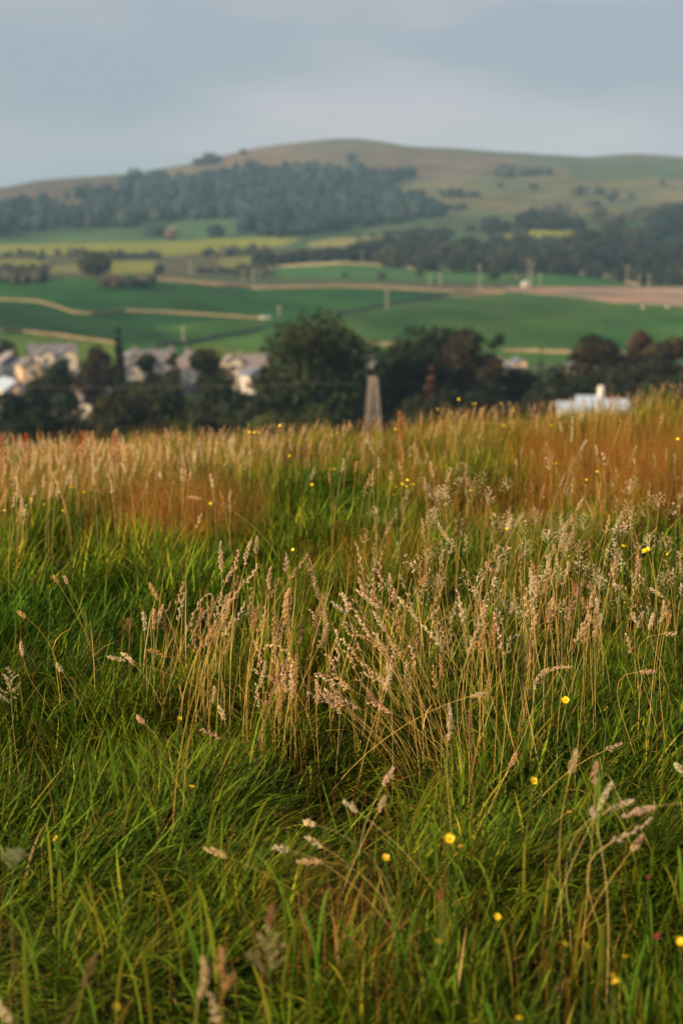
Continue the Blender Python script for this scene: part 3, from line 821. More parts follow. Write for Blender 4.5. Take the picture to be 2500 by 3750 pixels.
def wire(label, a, b, sag, r=0.004):
    bb = MB(); n = 24; a = Vector(a); b = Vector(b); pr = None
    for i in range(n + 1):
        t = i / n; p = a.lerp(b, t); p.z -= sag * 4 * t * (1 - t)
        if pr is not None: bb.bar(pr, p, r, r, 3)
        pr = p
    o = bb.build('power_cable', M_wire); tag(o, label, 'cable', 'cables hung from the pylon')
for k, s_ in enumerate((-0.4, 0.0, 0.4)):
    nm = ['near', 'middle', 'far'][k]
    e = at(-900, 1392, 205)
    wire(f'{nm} cable running from the pylon to the left before the trees', (PX + s_ * math.cos(.35), PY + s_ * math.sin(.35), PZ - 0.62), (e[0], e[1] + s_ * 2, e[2]), 0.8)
    e = at(3500, 1360, 205)
    wire(f'{nm} cable running from the pylon to the right before the trees', (PX + s_ * math.cos(.35), PY + s_ * math.sin(.35), PZ - 0.62), (e[0], e[1] + s_ * 2, e[2]), 1.2)

# ------------------------------------------------------------------ village
def wmat(name, c): return mat(name, c, 0.9, 0.1, 0.10, 0.8, 0.05)
WALLS = {'cream': wmat('cream_render', (0.70, 0.58, 0.46)), 'white': wmat('white_render', (0.66, 0.64, 0.60)), 'peach': wmat('peach_render', (0.64, 0.47, 0.33)),
         'slate': wmat('slate_cladding', (0.10, 0.12, 0.17)), 'pink': wmat('pink_sandstone', (0.27, 0.20, 0.18)), 'grey': wmat('grey_render', (0.36, 0.36, 0.38))}
ROOFS = {'mauve': mat('mauve_slates', (0.17, 0.165, 0.19), 0.8, 0.2, 0.2, 2, 0.2), 'pinkroof': mat('pink_tiles', (0.24, 0.20, 0.20), 0.85, 0.1, 0.2, 2, 0.2),
         'slateroof': mat('blue_slates', (0.14, 0.16, 0.22), 0.6, 0.3, 0.2, 2, 0.2), 'greyroof': mat('grey_slates', (0.25, 0.23, 0.25), 0.8, 0.2, 0.2, 2, 0.2),
         'pale': mat('pale_blue_sheet_roof', (0.38, 0.47, 0.60), 0.6, 0.3, 0.1, 1.5, 0.1), 'brown': mat('brown_tiles', (0.17, 0.11, 0.09), 0.85, 0.1, 0.2, 2, 0.2)}
WIN = MB().box(-0.62, -0.06, -0.72, 0.62, 0.04, 0.72).mesh('window'); WIN.materials.append(M_frame)
PAN = MB().box(-0.50, -0.09, -0.60, -0.03, -0.03, 0.60).box(0.03, -0.09, -0.60, 0.50, -0.03, 0.60).mesh('pane'); PAN.materials.append(M_glass)
DOOR = MB().box(-0.5, -0.08, 0, 0.5, 0.04, 2.05).mesh('door'); DOOR.materials.append(mat('door_paint', (0.10, 0.07, 0.06), 0.6))
POT = MB().bar((0, 0, 0), (0, 0, 0.6), 0.16, 0.13, 8).mesh('chimney_pot'); POT.materials.append(M_pot)

def house(label, px, yridge, w, dp, wc, rc, rot=0.0, r=None, front='eave', chim=1, pitch=0.62, nwin=3, name='house'):
    """front: which side faces the viewer, the long eave side or the gable"""
    if r is None: r = 29.0 * F / (yridge - 880)
    th, s = ray(px, yridge)
    x, y = r * math.sin(th), r * math.cos(th)
    zt = EYE + float(s) * r; zg = float(Hp(float(th), r)) - 0.3
    root = thing(name, label, 'house', (x, y, zg), -float(th) + rot, None)
    h = zt - zg
    W_, D_ = w / 2, dp / 2
    if front == 'gable':        # ridge runs away from the viewer
        span, run = W_, D_
    else:
        span, run = D_, W_
    rise = span * pitch * 1.1
    e = h - rise
    b = MB(); b.box(-W_, -D_, 0, W_, D_, e)
    if front == 'gable':
        for yy in (-D_, D_):
            b.add([(-W_, yy, e), (W_, yy, e), (0, yy, h)], [(0, 1, 2) if yy < 0 else (2, 1, 0)])
    else:
        for xx in (-W_, W_):
            b.add([(xx, -D_, e), (xx, D_, e), (xx, 0, h)], [(0, 1, 2) if xx > 0 else (2, 1, 0)])
    b.build('wall', WALLS[wc], root)
    ov = 0.35; th_ = 0.16
    rb = MB()
    for sg in (-1, 1):
        a0 = (sg * (span + ov), e - ov * rise / span); a1 = (0, h + 0.03)
        if front == 'gable':
            P = [(a0[0], -run - ov, a0[1]), (a0[0], run + ov, a0[1]), (a1[0], run + ov, a1[1]), (a1[0], -run - ov, a1[1])]
        else:
            P = [(-run - ov, a0[0], a0[1]), (run + ov, a0[0], a0[1]), (run + ov, a1[0], a1[1]), (-run - ov, a1[0], a1[1])]
        P2 = [(p[0], p[1], p[2] + th_) for p in P]
        rb.add(P + P2, [(0, 1, 2, 3), (7, 6, 5, 4), (0, 4, 5, 1), (1, 5, 6, 2), (2, 6, 7, 3), (3, 7, 4, 0)])
    rf = rb.build('roof', ROOFS[rc], root)
    for k in range(chim):
        t = (-0.8, 0.8, 0.0)[k] * run
        cx, cy_ = (0.0, t) if front == 'gable' else (t, 0.0)
        c = MB().box(cx - 0.4, cy_ - 0.35, h - 0.5, cx + 0.4, cy_ + 0.35, h + 1.1).build('chimney', WALLS['pink'], root)
    n = max(1, int(w / 2.9)) if nwin is None else nwin
    levels = [e - 1.35] + ([e - 3.9] if e > 5.0 else [])
    for li, zz in enumerate(levels):
        for k in range(n):
            xx = -W_ + w * (k + 0.5) / n
            if li == len(levels) - 1 and k == n // 2 and zz > 1.2:
                d = obj('door', DOOR, None, root); d.location = (xx, -D_, max(0.3, zz - 1.35)); continue
            f = obj('window', WIN, None, root); f.location = (xx, -D_ - 0.02, zz)
            g = obj('pane', PAN, None, f)
    if front == 'gable' and h - e > 2.2:
        f = obj('window', WIN, None, root); f.location = (0, -D_ - 0.02, e + 0.5); f.scale = (0.8, 1, 0.7)
        obj('pane', PAN, None, f)
    for sg in (-1, 1):                      # side windows
        for zz in levels[:1]:
            f = obj('window', WIN, None, root); f.location = (sg * (W_ + 0.02), 0, zz); f.rotation_euler = (0, 0, math.pi / 2 * sg)
            obj('pane', PAN, None, f)
    return root

house('dark slate clad house at the left edge of the village', 38, 1292, 6.2, 9, 'slate', 'greyroof', 0.15, front='gable')
house('peach walled house squeezed right of the slate clad house', 103, 1312, 4.6, 8, 'peach', 'mauve', 0.2, front='gable', nwin=1)
house('large cream house with a long mauve roof behind the dark bushy tree', 190, 1262, 12.4, 9, 'cream', 'mauve', 0.1, chim=2, nwin=4)
house('cream gable end projecting from the left of the large cream house', 163, 1278, 4.2, 5, 'cream', 'mauve', 0.1, r=372, front='gable', nwin=1, chim=0)
house('cream gable end projecting from the right of the large cream house', 240, 1276, 4.8, 5, 'cream', 'mauve', 0.1, r=374, front='gable', nwin=1, chim=0)
house('white gabled house with a light blue side roof at the far left', 38, 1388, 5.2, 8, 'white', 'pale', 0.35, front='gable', nwin=2)
house('pinkish brown house right of the white gabled house', 100, 1408, 4.4, 7, 'pink', 'mauve', 0.5, nwin=1)
house('low mauve roofed house below the dark bushy tree', 165, 1432, 5.4, 7, 'pink', 'mauve', 0.1, nwin=2)
house('small white house almost hidden at the lower left', 152, 1478, 3.4, 4, 'white', 'pinkroof', 0.5, front='gable', nwin=1, chim=0)
house('little peach cottage left of the cypress foot', 290, 1352, 3.4, 5, 'peach', 'mauve', 0.2, front='gable', nwin=1, chim=0)
house('grey slate roofed house with a white front below the cypress', 345, 1430, 4.8, 6, 'white', 'greyroof', -0.3, nwin=2)
house('topmost of the three stepped cream gables right of the cypress', 480, 1290, 4.2, 5, 'cream', 'mauve', 0.3, front='gable', nwin=1, chim=0)
house('middle one of the three stepped cream gables', 468, 1322, 4.4, 5, 'cream', 'mauve', 0.3, front='gable', nwin=1, chim=0)
house('lowest of the three stepped cream gables', 456, 1352, 4.0, 5, 'cream', 'mauve', 0.3, front='gable', nwin=1, chim=1)
house('small cream outhouse left of the lowest cream gable', 400, 1412, 1.8, 3, 'cream', 'mauve', 0.2, front='gable', nwin=1, chim=0)
house('long low house with a mauve roof behind the round dark tree', 560, 1282, 11.5, 7, 'cream', 'mauve', 0.05, chim=2, nwin=4)
house('pink roofed house between two dark trees', 668, 1304, 7.6, 7, 'slate', 'pinkroof', 0.1, nwin=3)
house('pale roofed house peeping above the pink roofed house', 705, 1286, 3.6, 6, 'pink', 'greyroof', 0.1, r=384, nwin=1)
house('cream gabled cottage left of the large olive tree', 846, 1302, 4.2, 6, 'cream', 'pinkroof', 0.2, front='gable', nwin=1, chim=0)
house('pink roofed house with a white upper storey left of the large olive tree', 925, 1300, 8.2, 8, 'grey', 'pinkroof', 0.15, chim=1, nwin=3)
house('white gabled house below the pink roofed house near the large olive tree', 932, 1346, 4.6, 6, 'white', 'slateroof', 0.3, front='gable', nwin=2, chim=0)
house('small white and orange cottage showing low beside the large olive tree', 932, 1400, 2.7, 4, 'white', 'brown', 0.3, front='gable', nwin=1, chim=0)
house('small lilac grey house between the two biggest trees', 1362, 1300, 2.8, 5, 'grey', 'mauve', 0.2, front='gable', nwin=1, chim=0)
house('small white house right of the brown shoulder tree', 1810, 1318, 3.7, 5, 'white', 'slateroof', 0.3, front='gable', nwin=2, chim=1)
house('grey slate roofed house just behind the small white house', 1850, 1322, 3.2, 5, 'grey', 'greyroof', 0.1, r=350, nwin=1)
house('little cream gable left of the little conifer', 1898, 1312, 2.6, 5, 'peach', 'slateroof', 0.3, front='gable', nwin=1, chim=0)
house('tiny white gable shining above the dark trees left of the bungalow', 2093, 1324, 1.7, 2.4, 'white', 'pale', 0.3, front='gable', nwin=1, chim=0, pitch=0.5)

def bungalow():
    r = 165.0
    th, s = ray(2170, 1462); x, y = r * math.sin(th), r * math.cos(th)
    zt = EYE + float(s) * r; zg = float(Hp(float(th), r)) - 0.3; h = zt - zg
    root = thing('bungalow', 'white bungalow with pale blue roofs and a round white chimney just over the meadow crest', 'house', (x, y, zg), -float(th) + 0.12)
    def gab(cx, w, d, e, top, y0, wm, rm):
        MB().box(cx - w / 2, y0 - d / 2, 0, cx + w / 2, y0 + d / 2, e).add([(cx - w / 2, y0 - d / 2, e), (cx - w / 2, y0 + d / 2, e), (cx - w / 2, y0, top)], [(2, 1, 0)]).add(
            [(cx + w / 2, y0 - d / 2, e), (cx + w / 2, y0 + d / 2, e), (cx + w / 2, y0, top)], [(0, 1, 2)]).build('wall', wm, root)
        rb = MB()
        for sg in (-1, 1):
            P = [(cx - w / 2 - .25, y0 + sg * (d / 2 + .25), e - 0.1), (cx + w / 2 + .25, y0 + sg * (d / 2 + .25), e - 0.1), (cx + w / 2 + .25, y0, top + .02), (cx - w / 2 - .25, y0, top + .02)]
            rb.add(P + [(p[0], p[1], p[2] + 0.12) for p in P], [(0, 1, 2, 3), (7, 6, 5, 4), (0, 4, 5, 1), (1, 5, 6, 2), (2, 6, 7, 3), (3, 7, 4, 0)])
        rb.build('roof', rm, root)
    gab(-2.5, 3.0, 3.2, h - 0.95, h - 0.35, -0.2, WALLS['white'], ROOFS['pale'])
    gab(-0.4, 2.6, 4.2, h - 0.9, h + 0.25, 0.6, WALLS['white'], ROOFS['pale'])
    gab(2.0, 3.4, 4.0, h - 1.1, h - 0.05, -0.1, WALLS['white'], ROOFS['pale'])
    MB().box(-1.2, -1.9, 0, 1.4, -1.55, h - 1.35).build('porch', WALLS['white'], root)
    c = MB().bar((0.95, 0.6, h - 0.8), (0.95, 0.6, h + 1.3), 0.40, 0.38, 14).bar((0.95, 0.6, h + 1.3), (0.95, 0.6, h + 1.5), 0.38, 0.22, 14).build('chimney', WALLS['white'], root)
    for xx, yy in ((-3.0, -1.82), (-2.0, -1.82), (2.0, -2.12), (3.0, -2.12)):
        f = obj('window', WIN, None, root); f.location = (xx, yy, h - 1.75); f.scale = (0.8, 1, 0.7); obj('pane', PAN, None, f)
bungalow()

def car():
    x, y, z, r = hit_far(972, 1170, 450)
    root = thing('parked_car', 'small white car parked at the right end of the winding field wall', 'car', (x, y, z), 0.3)
    M_car = mat('white_car_paint', (0.72, 0.70, 0.67), 0.3, 0.5, 0.03)
    prof = [(-2.1, .35), (-2.1, .95), (-1.75, 1.05), (-1.2, 1.5), (0.5, 1.5), (1.1, 1.05), (2.0, .9), (2.1, .35)]
    n = len(prof); V = [(a, -0.85, b) for a, b in prof] + [(a, 0.85, b) for a, b in prof]
    MB().add(V, [tuple(range(n)), tuple(range(2 * n - 1, n - 1, -1))] + [(k, k + n, (k + 1) % n + n, (k + 1) % n) for k in range(n)]).build('body', M_car, root)
    MB().box(-1.1, -0.87, 1.08, 0.55, 0.87, 1.40).build('side_window', M_glass, root)
    for a in (-1.3, 1.3):
        for b in (-0.8, 0.8):
            MB().bar((a, b - 0.1, 0.33), (a, b + 0.1, 0.33), 0.33, 0.33, 12).build('wheel', M_rubber, root)
car()
def hut():
    x, y, z, r = hit_far(1921, 1050, 560)
    root = thing('hut', 'small whitewashed hut at the foot of the tallest pole', 'hut', (x, y, z), 0.2)
    MB().box(-1.6, -1.3, -0.2, 1.6, 1.3, 2.1).add([(-1.6, -1.3, 2.1), (1.6, -1.3, 2.1), (0, -1.3, 3.1)], [(0, 1, 2)]).add([(-1.6, 1.3, 2.1), (1.6, 1.3, 2.1), (0, 1.3, 3.1)], [(2, 1, 0)]).build('wall', WALLS['white'], root)
    rb = MB()
    for sg in (-1, 1):
        P = [(sg * 1.8, -1.5, 1.98), (sg * 1.8, 1.5, 1.98), (0, 1.5, 3.12), (0, -1.5, 3.12)]
        rb.add(P + [(p[0], p[1], p[2] + .1) for p in P], [(0, 1, 2, 3), (7, 6, 5, 4), (0, 4, 5, 1), (1, 5, 6, 2), (2, 6, 7, 3), (3, 7, 4, 0)])
    rb.build('roof', ROOFS['pale'], root)
    MB().box(-0.4, -1.36, 0, 0.4, -1.28, 1.8).build('door', M_bark, root)
hut()

# sheep: bright dots on the hill and in the fields
M_wool = mat('wool', (0.72, 0.66, 0.58), 0.95, 0.05, 0.1, 8, 0.3); M_face = mat('sheep_face', (0.30, 0.26, 0.22), 0.9)
SV = IV.copy(); rs_ = np.random.default_rng(3); SV = SV * (1 + rs_.normal(0, .05, (len(SV), 1)))
BODY = mesh_tris('body', SV * np.array([0.75, 0.38, 0.42]) + np.array([0, 0, 0.85]), IT, None, True); BODY.materials.append(M_wool)
HEAD = mesh_tris('head', IV * np.array([0.22, 0.12, 0.15]) + np.array([0.88, 0, 0.98]), IT, None, True); HEAD.materials.append(M_face)
LEG = MB().bar((0, 0, 0), (0, 0, 0.6), 0.05, 0.08, 6).mesh('leg'); LEG.materials.append(M_face)
first = None
for lab, px, py, sc in [('sheep grazing above the spinney, leftmost of the hillside flock', 1925, 760, 1.6), ('sheep on the slope above the left half of the spinney', 1982, 752, 1.6), ('sheep standing above the middle of the spinney', 2004, 748, 1.6),
                    ('sheep above the right half of the spinney', 2052, 754, 1.8), ('sheep furthest right of the hillside flock', 2110, 752, 1.6), ('sheep alone on the slope left of the spinney', 1842, 764, 1.4),
                    ('sheep lying at the lower edge of the pale bare strip', 2352, 1134, 1.5), ('sheep at the right edge of the green field below the pale strip', 2440, 1130, 1.2)]:
    x, y, z, r = hit_far(px, py, 430)
    root = thing('sheep', lab, 'sheep', (x, y, z), random.uniform(0, 6.28), 'sheep dotted over the far slopes'); root.scale = (sc * 0.8,) * 3
    obj('body', BODY, None, root); obj('head', HEAD, None, root)
    for a in (-0.4, 0.4):
        for b in (-0.18, 0.18):
            l = obj('leg', LEG, None, root); l.location = (a, b, 0)

# ------------------------------------------------------------------ haze over the valley
hz = MB().box(-6600, -6600, -60, 6600, 6600, 240).mesh('haze')
hm_ = bpy.data.materials.new('haze_air'); hm_.use_nodes = True
hm_.node_tree.nodes.clear()
vo = hm_.node_tree.nodes.new('ShaderNodeVolumePrincipled'); ho = hm_.node_tree.nodes.new('ShaderNodeOutputMaterial')
vo.inputs['Color'].default_value = (0.40, 0.70, 1.0, 1)
vo.inputs['Density'].default_value = 0.00017
vo.inputs['Anisotropy'].default_value = 0.0
hm_.node_tree.links.new(vo.outputs[0], ho.inputs['Volume'])
hz.materials.append(hm_)
ho_ = obj('haze', hz); tag(ho_, 'thin blue haze lying over the whole valley', 'haze', kind='stuff')

# ------------------------------------------------------------------ the meadow: what grows where
def blade_mesh(name, P, az, t0, t1, Ln, Wd, C, nseg, twist, rs):
    """tapered curved blades, tilt going from t0 (root) to t1 (tip), all as one mesh"""
    n = len(P)
    ts = np.linspace(0, 1, nseg + 1)
    hd = np.stack([np.sin(az), np.cos(az), np.zeros(n)], 1)
    side0 = np.stack([np.cos(az), -np.sin(az), np.zeros(n)], 1)
    pts = [P]
    cur = P.copy()
    ca = az.copy(); curl = rs.normal(0, 0.5, n)
    for k in range(nseg):
        tm = (k + 0.5) / nseg
        tilt = t0 + (t1 - t0) * tm ** 1.3
        a = az + curl * (tm - 0.3)
        d = np.stack([np.sin(a) * np.sin(tilt), np.cos(a) * np.sin(tilt), np.cos(tilt)], 1)
        cur = cur + d * (Ln / nseg)[:, None]
        pts.append(cur)
    wp = np.array([0.75, 1.0, 0.95, 0.72, 0.4])[:nseg] if nseg >= 4 else np.array([0.85, 1.0, 0.6])
    ct, st = np.cos(twist)[:, None], np.sin(twist)[:, None]
    sd = side0 * ct + np.array([0, 0, 1.0]) * st * 0.6 + hd * st * 0.8
    V = np.empty((n, 2 * nseg + 1, 3), np.float32)
    for k in range(nseg):
        wv = sd * (Wd * 0.5 * wp[k])[:, None]
        V[:, 2 * k] = pts[k] - wv; V[:, 2 * k + 1] = pts[k] + wv
    V[:, 2 * nseg] = pts[nseg]
    tr = []
    for k in range(nseg - 1):
        a = 2 * k; tr += [(a, a + 1, a + 3), (a, a + 3, a + 2)]
    tr.append((2 * nseg - 2, 2 * nseg - 1, 2 * nseg))
    tr = np.array(tr)
    T = (np.arange(n)[:, None, None] * (2 * nseg + 1) + tr[None]).reshape(-1, 3)
    # tips yellow a little
    Cc = np.repeat(C[:, None, :], 2 * nseg + 1, 1).astype(np.float32)
    tip = np.linspace(0, 1, nseg + 1).repeat(2)[: 2 * nseg + 1] ** 2
    Cc = Cc * (1 + tip[None, :, None] * np.array([0.30, 0.10, 0.05]))
    return mesh_tris(name, V.reshape(-1, 3), T, Cc.reshape(-1, 3))

def scatter(n, r0, r1, thm, rs):
    r = np.sqrt(rs.uniform(r0 ** 2, r1 ** 2, n)); th = rs.uniform(-thm, thm, n)
    return r * np.sin(th), r * np.cos(th)

def blob(px, py, cx, cy, sx, sy):
    return np.exp(-(((px - cx) / sx) ** 2 + ((py - cy) / sy) ** 2))

def zones(x, y):
    """ground-fixed maps: rust haze, straw, dark gaps, greens (their outlines taken over from the photo by where the canopy shows)"""
    z = H(x, y); px, py = proj(x, y, z + 0.28)
    rust = (1.0 * blob(px, py, 750, 1820, 460, 75) + 0.7 * blob(px, py, 1350, 1930, 330, 110) + 1.0 * blob(px, py, 2080, 1620, 260, 70) + 1.0 * blob(px, py, 2480, 1720, 220, 110)
            + 0.7 * blob(px, py, 1800, 1760, 500, 60) + 0.45 * blob(px, py, 1250, 3080, 230, 150) + 0.25 * blob(px, py, 1450, 3350, 200, 140) + 0.15 * blob(px, py, 2100, 3350, 220, 150) + 0.5 * blob(px, py, 150, 1830, 300, 60))
    straw = (1.1 * blob(px, py, 150, 1640, 650, 75) + 0.9 * blob(px, py, 1000, 1610, 600, 55) + 0.9 * blob(px, py, 1500, 1560, 400, 60) + 0.9 * blob(px, py, 2400, 1500, 500, 70)
             + 0.6 * blob(px, py, 1450, 1680, 250, 60) + 0.5 * blob(px, py, 2050, 1980, 500, 200))
    green = (0.8 * smooth(0.40, 0.72, fbm(x * 1.1 + 5, y * 0.8 + 3, 131, 2)) * smooth(5.5, 6.5, np.hypot(x, y)) + 0.7 * blob(px, py, 1750, 1950, 500, 110) * (fbm(x * 1.7, y * 1.7, 97, 2) > 0.45) + 0.8 * blob(px, py, 1080, 1720, 160, 60) + 0.9 * blob(px, py, 1740, 1690, 170, 60) + 0.6 * blob(px, py, 300, 1980, 500, 130) + 0.5 * blob(px, py, 2100, 1560, 120, 40))
    return px, py, rust, straw, green

G_COLS = np.array([(0.046, 0.115, 0.006), (0.072, 0.150, 0.008), (0.105, 0.175, 0.010), (0.160, 0.205, 0.012), (0.024, 0.074, 0.012), (0.225, 0.215, 0.020)])
STRAW = np.array([(0.42, 0.27, 0.09), (0.50, 0.35, 0.15), (0.36, 0.22, 0.06), (0.30, 0.22, 0.06)])

def grass_layer(name, label, n, r0, r1, thm, wid, hgt, nseg, seed, upright, frac_straw):
    rs = np.random.default_rng(seed)
    x, y = scatter(int(n * 1.25), r0, r1, thm, rs)
    g = fbm(x * 2.6, y * 2.6, 5, 3)
    keep = rs.random(len(x)) < np.clip(0.2 + 2.4 * (g - 0.3), 0.05, 1)
    x = x[keep][:n]; y = y[keep][:n]; g = g[keep][:n]; n = len(x)
    px, py, rust, straw, green = zones(x, y)
    z = H(x, y) - 0.01
    r = np.hypot(x, y)
    tuft = fbm(x * 4.5 + 9, y * 4.5, 8, 2)
    # combing direction: mostly to the right and a little towards the viewer, swirling
    flow = math.radians(105) + (fbm(x * 0.9, y * 0.9, 12, 2) - 0.5) * 6.5 + (fbm(x * 3, y * 3, 14, 2) - 0.5) * 3.0
    lodge = np.clip((fbm(x * 1.1 + 4, y * 1.1 + 2, 18, 2) - 0.38) * 3.5, 0, 1) * (0.35 + 0.65 * smooth(2350, 2900, py))
    lodge = np.maximum(lodge, 0.9 * blob(px, py, 700, 3250, 520, 300)); lodge = np.maximum(lodge, 0.8 * blob(px, py, 2050, 2850, 420, 220))
    lodge = lodge * (1 - upright)
    az = np.where(rs.random(n) < 0.35 + 0.5 * lodge, flow + rs.normal(0, 0.45, n), rs.uniform(0, 2 * math.pi, n))
    t0 = np.abs(rs.normal(0.16, 0.18, n)) + lodge * 0.8 + (1 - upright) * 0.12
    t1 = t0 + np.abs(rs.normal(0.55, 0.45, n)) * (1 - 0.3 * upright) + lodge * 0.3
    Ln = hgt * rs.uniform(0.5, 1.2, n) * (0.40 + 1.15 * tuft) * (1 + 0.2 * lodge)
    Ln = Ln * np.where(r > 9, 1.12, 1.0) * (0.62 + 0.38 * smooth(2.4, 4.2, r))
    Wd = wid * rs.uniform(0.6, 1.4, n) * np.where(r > 6, 1.0 + (r - 6) * 0.05, 0.72 + 0.28 * smooth(2.4, 4.2, r))
    ci = rs.choice(len(G_COLS), n, p=[.24, .26, .2, .12, .10, .08])
    C = G_COLS[ci] * 0.82 * np.clip(np.exp(rs.normal(0, 0.5, (n, 1))), 0.3, 2.8) * (0.8 + 0.5 * fbm(x * 1.6, y * 1.6, 33, 2))[:, None]
    # hue patches
    hp = (fbm(x * 0.8 + 3, y * 0.8, 44, 3) - 0.5)[:, None]
    C = C * (1 + hp * np.array([1.3, 0.35, 0.0]))
    far = smooth(4.8, 8.5, r)
    yel = np.clip(0.14 + 0.40 * far + 0.5 * straw + 0.2 * rust - 0.7 * green, 0, 0.9)
    C = C * (1 - 0.55 * yel[:, None]) + yel[:, None] * 0.55 * np.array([0.20, 0.20, 0.018])
    sp = frac_straw + 0.20 * np.clip(straw, 0, 1) + 0.10 * np.clip(rust, 0, 1) + 0.05 * far - 0.5 * green
    k = rs.random(n) < sp
    C[k] = STRAW[rs.integers(0, 4, k.sum())] * rs.uniform(0.6, 1.15, (k.sum(), 1))
    k2 = rs.random(n) < 0.30 * np.clip(rust - 0.15 - 0.6 * green, 0, 1) * (0.4 + 0.6 * smooth(4.8, 6.0, r))
    C[k2] = np.array([0.30, 0.14, 0.032]) * rs.uniform(0.6, 1.3, (k2.sum(), 1))
    tw = rs.uniform(-0.9, 0.9, n)
    me = blade_mesh(name, np.stack([x, y, z], 1), az, t0, t1, Ln, Wd, np.clip(C, 0.004, 0.9), nseg, tw, rs)
    o = obj(name, me, M_grass); tag(o, label, 'grass', kind='stuff'); return o

THM = math.radians(18.5)
grass_layer('fine_grass', 'fine matted green grass covering the foreground of the meadow', 66000, 1.9, 5.2, THM, 0.0046, 0.22, 4, 11, 0.0, 0.012)
grass_layer('broad_grass', 'broad bladed bright green grass standing in the foreground', 15000, 1.9, 5.4, THM, 0.0085, 0.26, 5, 12, 0.35, 0.006)
grass_layer('meadow_grass', 'green meadow grass in the middle of the slope', 52000, 5.0, 8.2, THM, 0.0066, 0.27, 4, 13, 0.30, 0.012)
grass_layer('crest_grass', 'golden green grass towards the crest of the meadow', 66000, 8.0, 13.6, THM, 0.0085, 0.27, 3, 14, 0.40, 0.04)

# ------------------------------------------------------------------ seed heads
def spindles(P, D, ln, wd, tri=3):
    """small spikelets at P pointing along D; tri=3: solid, tri=2: flat diamonds"""
    n = len(P); D = D / (np.linalg.norm(D, axis=1, keepdims=True) + 1e-9)
    ref = np.where(np.abs(D[:, 2:3]) < 0.9, np.array([[0, 0, 1.0]]), np.array([[1.0, 0, 0]]))
    a = np.cross(D, ref); a /= np.linalg.norm(a, axis=1, keepdims=True) + 1e-9; b = np.cross(D, a)
    ln = ln[:, None]; wd = wd[:, None]
    M_ = P + D * ln * 0.42
    if tri == 3:
        V = np.stack([P, M_ + a * wd / 2, M_ - a * wd / 4 + b * wd * .43, M_ - a * wd / 4 - b * wd * .43, P + D * ln], 1)
        t = np.array([(0, 2, 1), (0, 3, 2), (0, 1, 3), (4, 1, 2), (4, 2, 3), (4, 3, 1)]); k = 5
    else:
        V = np.stack([P, M_ + a * wd / 2, P + D * ln, M_ - a * wd / 2 + b * wd * 0.25], 1)
        t = np.array([(0, 1, 2), (0, 2, 3)]); k = 4
    T = (np.arange(n)[:, None, None] * k + t[None]).reshape(-1, 3)
    return V.reshape(-1, 3), T

def tube(pts, r0, r1, k=3):
    """thin stem along pts"""
    pts = np.asarray(pts, float); n = len(pts)
    d = np.gradient(pts, axis=0); d /= np.linalg.norm(d, axis=1, keepdims=True) + 1e-9
    ref = np.array([0.3, 1.0, 0.1]); a = np.cross(d, ref); a /= np.linalg.norm(a, axis=1, keepdims=True) + 1e-9; b = np.cross(d, a)
    rr = np.linspace(r0, r1, n)[:, None]
    V = np.stack([pts + rr * (a * math.cos(2 * math.pi * j / k) + b * math.sin(2 * math.pi * j / k)) for j in range(k)], 1).reshape(-1, 3)
    T = []
    for i in range(n - 1):
        for j in range(k):
            p = i * k + j; q = i * k + (j + 1) % k
            T += [(p, q, q + k), (p, q + k, p + k)]
    return V, np.array(T)

